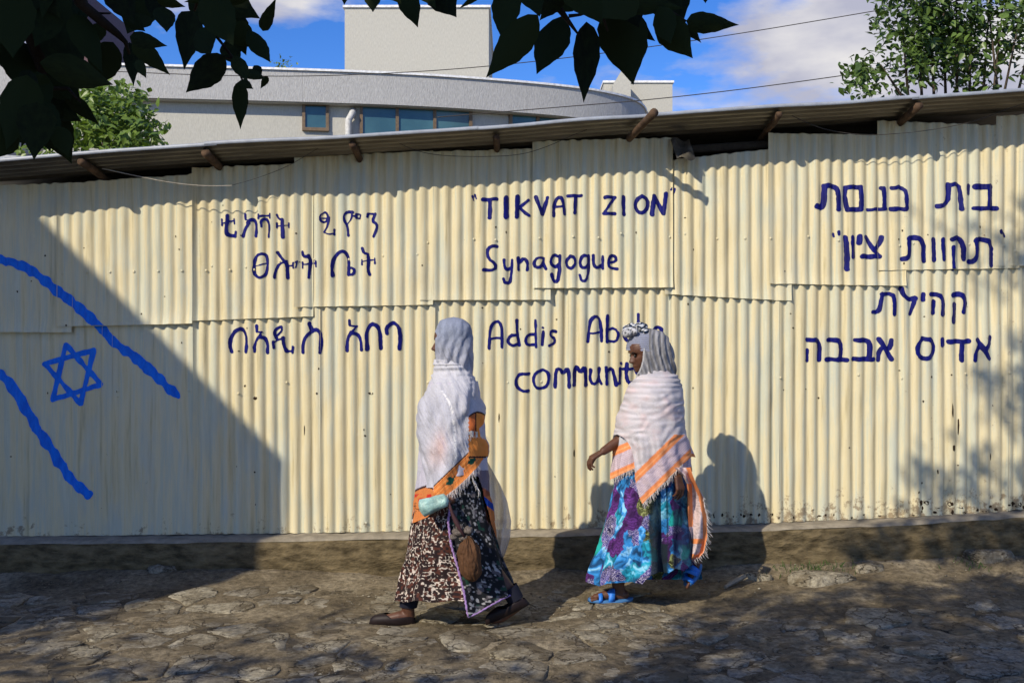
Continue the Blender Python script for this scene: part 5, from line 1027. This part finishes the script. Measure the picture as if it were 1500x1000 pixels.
# ---- the second woman (right)
B = 5.74; w2 = empty('person', P(945, 880, B), 'woman in white shawl and blue floral skirt looking down as she walks behind', 'person', 'women walking along the wall'); w2.location.z = 0
Q = lambda px, py, dy=0.0: P(px, py, B+dy)
mb = MB(); pit = math.radians(12); yaw = math.radians(16)
fw = Vector((-math.cos(yaw)*math.cos(pit), -math.sin(yaw)*math.cos(pit), -math.sin(pit))); sdv = Vector((math.sin(yaw), -math.cos(yaw), 0)); upv = sdv.cross(fw)*-1
if upv.z < 0: upv = -upv
hc = Q(944.5, 521.5, -.015); head(mb, hc, fw, upv, sdv, .98)
chain(mb, [(Q(955, 535), .05), (Q(962, 562), .052), (Q(958, 585), .10), (Q(955, 630), .12), (Q(954, 680), .115), (Q(953, 720), .135)])
chain(mb, [(Q(958, 585, -.07), .06), (Q(952, 595, -.10), .05), (Q(935, 636, -.06), .042), (Q(908, 648, -.02), .033), (Q(884, 664, -.06), .0235)])
hand(mb, Q(884, 664, -.06), Vector((-.86, 0, -.50)), Vector((.30, .12, -1)), .72, .98, -1)
chain(mb, [(Q(958, 578, .10), .06), (Q(955, 590, .15), .05), (Q(975, 650, .17), .04), (Q(990, 690, -.02), .03), (Q(994, 697, -.16), .025)])
hand(mb, Q(992, 700, -.20), Vector((.22, -.1, -1)), Vector((-.6, .6, -.1)), .45, .92, 1)
chain(mb, [(Q(950, 725, -.05), .10), (Q(925, 800, -.05), .065), (Q(912, 835, -.04), .052), (Q(905, 858, -.03), .036), (Q(908, 870, -.03), .033)])
chain(mb, [(Q(956, 725, .05), .10), (Q(985, 790, .05), .065), (Q(1005, 810, .03), .050), (Q(1020, 826, .0), .034)])
# front foot with toes, back foot standing on its toes
he, tt = Q(914, 874, -.03), Q(872, 877.5, -.05); chain(mb, [(he, .030), (he.lerp(tt, .5)+Z_*.010, .030), (tt, .019)])
for k in range(5): p = tt+Vector((.006, (k-2)*.016, -.003)); q = p+Vector((-.034+.005*abs(k-1), (k-2)*.002, -.006)); capsule(mb, p, q, .0095 if k < 4 else .0095, .0085 if k < 4 else .011, 10)
he2, tt2 = Q(1021, 833, -.02), Q(1010, 856, -.05); chain(mb, [(he2, .028), (he2.lerp(tt2, .5), .028), (tt2, .022)])
for k in range(5): p = tt2+Vector(((k-2)*.004, (k-2)*.015, 0)); capsule(mb, p, p+Vector((-.012, 0, -.022)), .0095, .0085, 10)
make_body(mb, w2)
for sg in (1, -1):
    e = hc+(fw*.0735+sdv*sg*.029+upv*.004)*.98; mb = MB(); mb.ball(e, .0095, 12, 8); eo = mb.build('eye', MT['eye_dark'], w2, True)
    mb = MB(); pts = [hc+(fw*(.088-.010*abs(t)*abs(t))+sdv*(sg*.028+t*.018)+upv*(.027-.004*t*t))*.98 for t in (-1, -.5, 0, .5, 1)]; mb.tube(pts, [.0015, .003, .0034, .003, .0012], 6); mb.build('eyebrow', MT['brow_dark'], w2, True)
def sandal(name, heel, toe, up, W, parent, straps):
    heel, toe = Vector(heel), Vector(toe); f = toe-heel; L = f.length; f.normalize(); up = (up-f*up.dot(f)).normalized(); s = f.cross(up); V = []; nt_ = 24
    for j in range(nt_+1):
        t = j/nt_; w_ = W*(.74+.36*math.sin(math.pi*min(1, t))+.10*t)*math.sqrt(max(0, 1-abs(2*t-1)**6)+.004); rise = .004*math.cos(t*6.28)
        for (a, b) in ((-1, 0), (-1.03, .012), (-.9, .018), (.9, .018), (1.03, .012), (1, 0)): V.append(heel+f*L*t+s*w_*a+up*(b+rise))
    o = mesh(name, V, [(j*6+i, j*6+(i+1) % 6, (j+1)*6+(i+1) % 6, (j+1)*6+i) for j in range(nt_) for i in range(6)]+[(0, 1, 2, 3, 4, 5), tuple(nt_*6+k for k in range(6))[::-1]], MT['sole'], parent, True)
    for (t0, t1, hh, wd) in straps:
        V = []; n = 14
        for i in range(n+1):
            a = math.pi*i/n; t = lerp(t0, t1, i/n); w_ = W*1.08
            for k in (-1, 1): V.append(heel+f*(L*t+k*wd/2)+s*w_*math.cos(a)+up*(.008+hh*math.sin(a)**.75-.25*wd*(k*.6+.0)))
        so = mesh('strap', V, [(2*i, 2*i+2, 2*i+3, 2*i+1) for i in range(n)], MT['blue_rubber'], o, True); so.modifiers.new('t', 'SOLIDIFY').thickness = .004
    return o
o = sandal('sandal', Q(927, 883, -.02), Q(861, 885, -.06), Vector((0, 0, 1)), .042, w2, [(.44, .52, .062, .036), (.62, .50, .055, .024), (.70, .76, .040, .022)])
o = sandal('sandal', Q(1027, 829, -.0), Q(1007, 864, -.06), Vector((-1, -.35, .45)), .040, w2, [(.30, .40, .058, .03), (.58, .50, .05, .024), (.74, .80, .036, .022)])
# skirt: printed cotton in overlapping patches
Rs = [(690, 903, 1010, .16), (740, 894, 1012, .19), (780, 884, 1015, .21), (820, 872, 1019, .23), (850, 863, 1022, .24), (900, 858, 1025, .24)]
hemS = tab([(850, 853), (862, 857), (878, 862), (890, 858), (925, 856), (941, 859), (946, 853), (955, 846), (966, 841), (980, 843), (990, 836), (1002, 840), (1012, 832), (1030, 826)])
prs = np.random.default_rng(23); PC = prs.random((230, 2))*np.array((360, 230))+np.array((0, 680)); PI = prs.choice(6, 230, p=(.33, .12, .05, .23, .09, .18))
PAL = np.array([(.03, .21, .52), (.015, .25, .38), (.01, .21, .19), (.085, .024, .15), (.07, .075, .030), (.040, .034, .17)])
def florc(ax, ay, sd_, T):
    u = T*57+4*fbm(T*6, ay/16, 0, 211, 3); v_ = ay+5*fbm(T*6, ay/16, 0, 215, 3); best = np.full(ax.shape, 1e9); idn = np.zeros(ax.shape, int)
    for i, (a, b) in enumerate(PC):
        d = np.hypot((u-a)*1.25, (v_-b)*.85); c = d < best; best = np.where(c, d, best); idn = np.where(c, i, idn)
    k = PI[idn]; C = PAL[k].copy(); lite = fbm(u/7, v_/9, 0, 221, 3); C = C*(1+.75*np.clip(lite, -.8, 1.4))[..., None]
    blue = (k <= 1); C = cmix(C, (.30, .58, .75), sstep(.25, .8, lite)*blue*.75); C = cmix(C, (.01, .05, .14), sstep(.35, .7, -lite)*blue*.7)
    net = (np.abs(np.sin((u+v_)*1.05)) < .25) | (np.abs(np.sin((u-v_)*1.05)) < .25); C = cmix(C, (.55, .50, .66), net*(k == 5)*.75)
    C = cmix(C, (.30, .33, .13), (vn(u/1.6, v_/1.6, 0, 223) > .35)*(k == 4)*.8); C = C*(1-.45*sstep(.35, .0, np.abs(fbm(u/5, v_/6, 0, 227, 2))))[..., None]; C = cmix(C, (.03, .008, .05), (np.sin(v_*1.5+2*vn(u/8, 0, 0, 5)) > .5)*(k == 3)*.7)
    dk = sstep(949, 954, ax+2*np.sin(ay/15))*(1-sstep(976, 981, ax)); C = cmix(C, (.006, .014, .018), dk*sd_*.94*(1-.8*((np.abs(ax-972-(ay-740)*.02) < 4) & (ay < 800))))  # dark drape and shade of the deep fold put into the print colour
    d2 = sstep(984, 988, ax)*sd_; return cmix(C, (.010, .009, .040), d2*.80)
def skd(T, Y2, X, Z):
    g = sstep(700, 880, Y2); a = X*254+750
    return .022*g*np.sin(8*T+1.2*vn(Y2/50, 0, 0, 231))+.011*g*np.sin(17*T+2*vn(Y2/40, 3, 0, 232))+.006*fbm(T*4, Y2/30, 0, 233, 3)-.035*np.exp(-((a-962)/8)**2)*(np.sin(T) < 0)*sstep(715, 790, Y2)+.02*np.exp(-((a-942)/7)**2)*(np.sin(T) < 0)*g
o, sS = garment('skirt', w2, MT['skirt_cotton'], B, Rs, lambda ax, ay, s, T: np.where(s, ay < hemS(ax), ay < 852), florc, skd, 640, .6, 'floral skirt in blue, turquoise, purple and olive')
# shawl: under layer, outer layer, hanging end
org2 = np.array((.78, .27, .10))
def bands(C, d, w_):
    C = cmix(C, org2, ((d < 10) | ((d > 30) & (d < 41)))*w_); C = cmix(C, (.90, .45, .22), (((d > 3) & (d < 5)) | ((d > 34) & (d < 36)))*w_*.7); mid = (d >= 10) & (d <= 30)
    C = cmix(C, (.62, .50, .54), mid*w_); return cmix(C, (.34, .28, .40), (mid & (np.mod(d, 2.6) < .9))*w_*.7)
hemU = tab([(885, 711), (897, 705), (929, 690), (940, 690), (985, 692), (1014, 694)])
def undc(ax, ay, s, T): C = np.zeros(ax.shape+(3,))+np.array((.46, .46, .50)); d, al = dline(ax, ay, 893, 707, 929, 691); return bands(C, np.abs(d), 1.0)*(1+.15*fbm(ax/2.5, ay/18, 0, 241, 3)[..., None])
Ru = [(590, 915, 996, .17), (640, 904, 1003, .205), (665, 899, 1009, .21), (690, 896, 1012, .205), (720, 894, 1014, .20)]
garment('shawl_layer', w2, MT['shawl_crinkled'], B, Ru, lambda ax, ay, s, T: np.where(s, ay < hemU(ax), ay < 690), undc, lambda T, Y2, X, Z: .005*np.sin(T*24+2*vn(Y2/25, 0, 0, 251))+.004*fbm(T*5, Y2/20, 0, 252, 3), 320, .9, 'under layer of the shawl with two orange bands')
Rv = [(545, 938, 980, .085), (549, 933, 988, .11), (555, 929, 993, .135), (562, 924.5, 996, .16), (575, 917, 998.5, .19), (590, 911, 1000.5, .21), (612, 905, 1003, .225), (640, 900.5, 1007, .235), (655, 898.5, 1010, .235), (675, 897, 1013, .235), (700, 897, 1014, .225), (765, 897, 1015, .22)]
hemV = tab([(890, 648), (899, 641), (904, 640), (912, 644), (919, 651), (925, 662), (928.5, 680), (929.5, 704), (932, 716), (937, 735), (941, 742.5), (948, 735), (955, 728.5), (970, 713.5), (985, 699), (1000, 684), (1008, 677), (1018, 668)])
topV = tab([(925, 562), (935, 553), (945, 548), (958, 545), (985, 546), (1000, 552)])
def shc(ax, ay, s, T):
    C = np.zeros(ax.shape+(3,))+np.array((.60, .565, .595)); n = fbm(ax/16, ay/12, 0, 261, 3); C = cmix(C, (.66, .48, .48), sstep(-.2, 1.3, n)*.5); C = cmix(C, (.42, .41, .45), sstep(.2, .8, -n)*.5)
    st2 = np.sin((ay*1.0+.0012*(ax-905)**2-(ax-950)*.12)/1.55+1.2*vn(ax/20, ay/9, 0, 262)); C = C*(.92+.21*st2*(1-sstep(640, 670, ay))*(.5+.5*vn(ax/12, ay/8, 0, 264)))[..., None]; st3 = np.sin((ax*1.0+(ay-640)*-.18)/1.35+vn(ay/15, 0, 0, 263)); C = C*(1+.11*st3*sstep(630, 665, ay))[..., None]  # streaks also put fine crinkle shading into the cloth colour
    d, al = dline(ax, ay, 941, 743, 1012, 673.5); return bands(C, np.abs(d), s*1.0*(ay > 640))
def shd(T, Y2, X, Z):
    a = X*254+750; g = sstep(548, 580, Y2); d = .0022*np.sin((Y2+.0030*(a-905)**2+.25*(a-950))/3.0+3.5*vn(a/15, Y2/12, 0, 271))*g*(1-sstep(625, 680, Y2)*.7)+.0065*np.sin((a-(Y2-640)*.18)/3.6+1.5*vn(Y2/30, 0, 0, 272))*sstep(625, 670, Y2)
    return d+.011*fbm(X*9+Z*4, Z*5, T*.3, 273, 3)*g+.006*np.sin(Y2*.9)*(1-g)-.014*np.exp(-((a-944)/4)**2)*sstep(700, 715, Y2)*(np.sin(T) < 0)
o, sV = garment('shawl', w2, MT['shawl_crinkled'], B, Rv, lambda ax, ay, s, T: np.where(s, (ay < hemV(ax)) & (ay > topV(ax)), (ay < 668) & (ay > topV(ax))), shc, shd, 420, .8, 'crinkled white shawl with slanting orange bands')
fringe(w2, sV, [(941, 743), (948, 735), (955, 728.5), (970, 713.5), (985, 699), (1000, 684)], 80, 7, .15); fringe(w2, o_surf['shawl_layer.001'] if 'shawl_layer.001' in o_surf else sV, [(895, 706), (929, 690)], 34, 7, .05)
tl = tab([(688, 985), (700, 1000), (712, 1006), (724, 1007), (770, 1008), (825, 1006.5)]); trr = tab([(688, 1011), (700, 1015), (712, 1020), (730, 1029), (760, 1035), (790, 1036), (812, 1031), (820, 1024), (826, 1012)])
nv_, nu_ = 150, 44; V = []; Cc = []
for j in range(nv_):
    py = 688+138*j/(nv_-1); l, r = float(tl(py)), float(trr(py))
    for i in range(nu_):
        t = i/(nu_-1); px = lerp(l, r, t); V.append(P(px, py, B-.21+.10*sstep(690, 740, py)+.022*math.sin(t*8+py/25)+.008*float(vn(px/5, py/16, 0, 281))))
        e = (px-l) if py > 730 else 99; eo = r-px; c = np.array((.62, .50, .50)); c = org2 if (eo < 6 or py > 816-eo*.1 or (792 < py < 800 and eo > 6) or (px-l < 7 and 712 < py < 775)) else (c*.75 if vn(px/2, py/2, 0, 282) > .3 else c); Cc.append(c)
o = mesh('hanging_shawl_end', V, [(j*nu_+i, j*nu_+i+1, (j+1)*nu_+i+1, (j+1)*nu_+i) for j in range(nv_-1) for i in range(nu_-1)], MT['shawl_crinkled'], w2, True); setcol(o.data, np.array(Cc))
flat = lambda Yf: (lambda x, y, lift=0: [P(a, b, Yf) for a, b in zip(np.atleast_1d(x), np.atleast_1d(y))])
fringe(w2, flat(B-.12), [(1018, 712), (1029, 730), (1035, 760), (1036, 790), (1031, 812), (1024, 820), (1008, 826)], 80, 6, .7)
# back corner of the shawl behind the shoulder
V = []; Cc = []
for j in range(40):
    for i in range(16): t = i/15; py = 640+30*j/39; px = 998+(8+9*(py-640)/30)*t+4*(py-640)/30; V.append(P(px, py+3*t, B-.02-.04*(1-t))); Cc.append(org2 if j > 32 or j < 6 else (.60, .50, .52))
o = mesh('shawl_corner', V, [(j*16+i, j*16+i+1, (j+1)*16+i+1, (j+1)*16+i) for j in range(39) for i in range(15)], MT['shawl_crinkled'], w2, True); setcol(o.data, np.array(Cc))
# cap, scarf, knot
capc = lambda ax, ay, s, T: (np.zeros(ax.shape+(3,))+np.array((.22, .235, .31)))*(1+.20*np.sin(ay*2.1+ax*.25)+.35*(ay > 514.3+(ax-917)*.06))[..., None]
garment('cap', w2, MT['scarf_grey'], B, [(484.5, 948, 948, .0), (486, 937, 958, .04), (490, 929, 966, .062), (496, 922.5, 971, .084), (505, 918.5, 975, .095), (512, 917, 977, .098), (522, 917, 978, .099)], lambda ax, ay, s, T: (ay < 516.5+(ax-917)*.05), capc, lambda T, Y2, X, Z: .0012*np.sin(Y2*2.1)+0*T, 420, .4)
sed = tab([(480, 930), (486, 938), (495, 941.5), (515, 942), (530, 941), (540, 938.5), (547, 935.5), (552, 932), (560, 930)])
def scc(ax, ay, s, T): C = np.zeros(ax.shape+(3,))+np.array((.21, .21, .225)); st4 = np.sin((ax+.0*ay-.012*(ay-500)**2*.3)/1.1+2*vn(ax/6, ay/20, 0, 291)); C = C*(1+.34*st4+.25*fbm(ax/3, ay/14, 0, 292, 2))[..., None]; return cmix(C, (.42, .42, .43), (np.abs(ax-sed(ay)) < 2.4)*1.0)
garment('head_scarf', w2, MT['scarf_grey'], B, [(484, 950, 950, .0), (485.5, 940, 961, .045), (489, 934, 970, .068), (495, 930, 977, .085), (503, 926, 982.5, .097), (513, 924, 986.5, .102), (525, 923, 988.5, .103), (538, 923, 989, .100), (550, 924, 988.5, .096), (562, 926, 990, .09)],
        lambda ax, ay, s, T: ax > sed(ay), scc, lambda T, Y2, X, Z: (.0050*np.sin((X*254-.0035*(Y2-500)**2)/1.5+2*vn(Y2/18, 0, 0, 293))+.006*fbm(X*20, Z*12, 0, 294, 3))*sstep(486, 496, Y2), 400, .6, 'grey crinkled head scarf')
mb = MB(); Cc = []
for (px, py, rx_, ry_, dy, kind) in ((921, 486, 8, 7, -.04, 1), (918.5, 491, 6.5, 7.5, -.05, 0), (938, 482, 9, 6.5, -.03, 1), (929, 489, 5, 5, -.06, 0), (944, 489, 7, 5, -.045, 1), (926, 481, 6, 4.5, -.02, 1)):
    c = P(px, py, B+dy); n0 = len(mb.v); sx = B/F; mb.ball(c, (rx_*sx, 7*sx, ry_*sx), 26, 18)
    for i in range(n0, len(mb.v)):
        q = Vector(mb.v[i])-c; mb.v[i] = tuple(c+q*(1+.38*mnoise.noise(q*38+c*5))); n = mnoise.noise(q*95+c*3); n2_ = mnoise.noise(q*260+c*7)
        Cc.append(((.55, .56, .58) if n > .18 else ((.02, .05, .13) if n2_ > .15 else (.012, .014, .014))) if kind else ((.46, .46, .48) if n > -.18 else (.05, .055, .07)))
o = mb.build('headband_knot', MT['skirt_cotton'], w2, True); setcol(o.data, np.array(Cc))

w1.location.z += 0.006; w2.location.z += 0.014; pb.location.z += 0.006
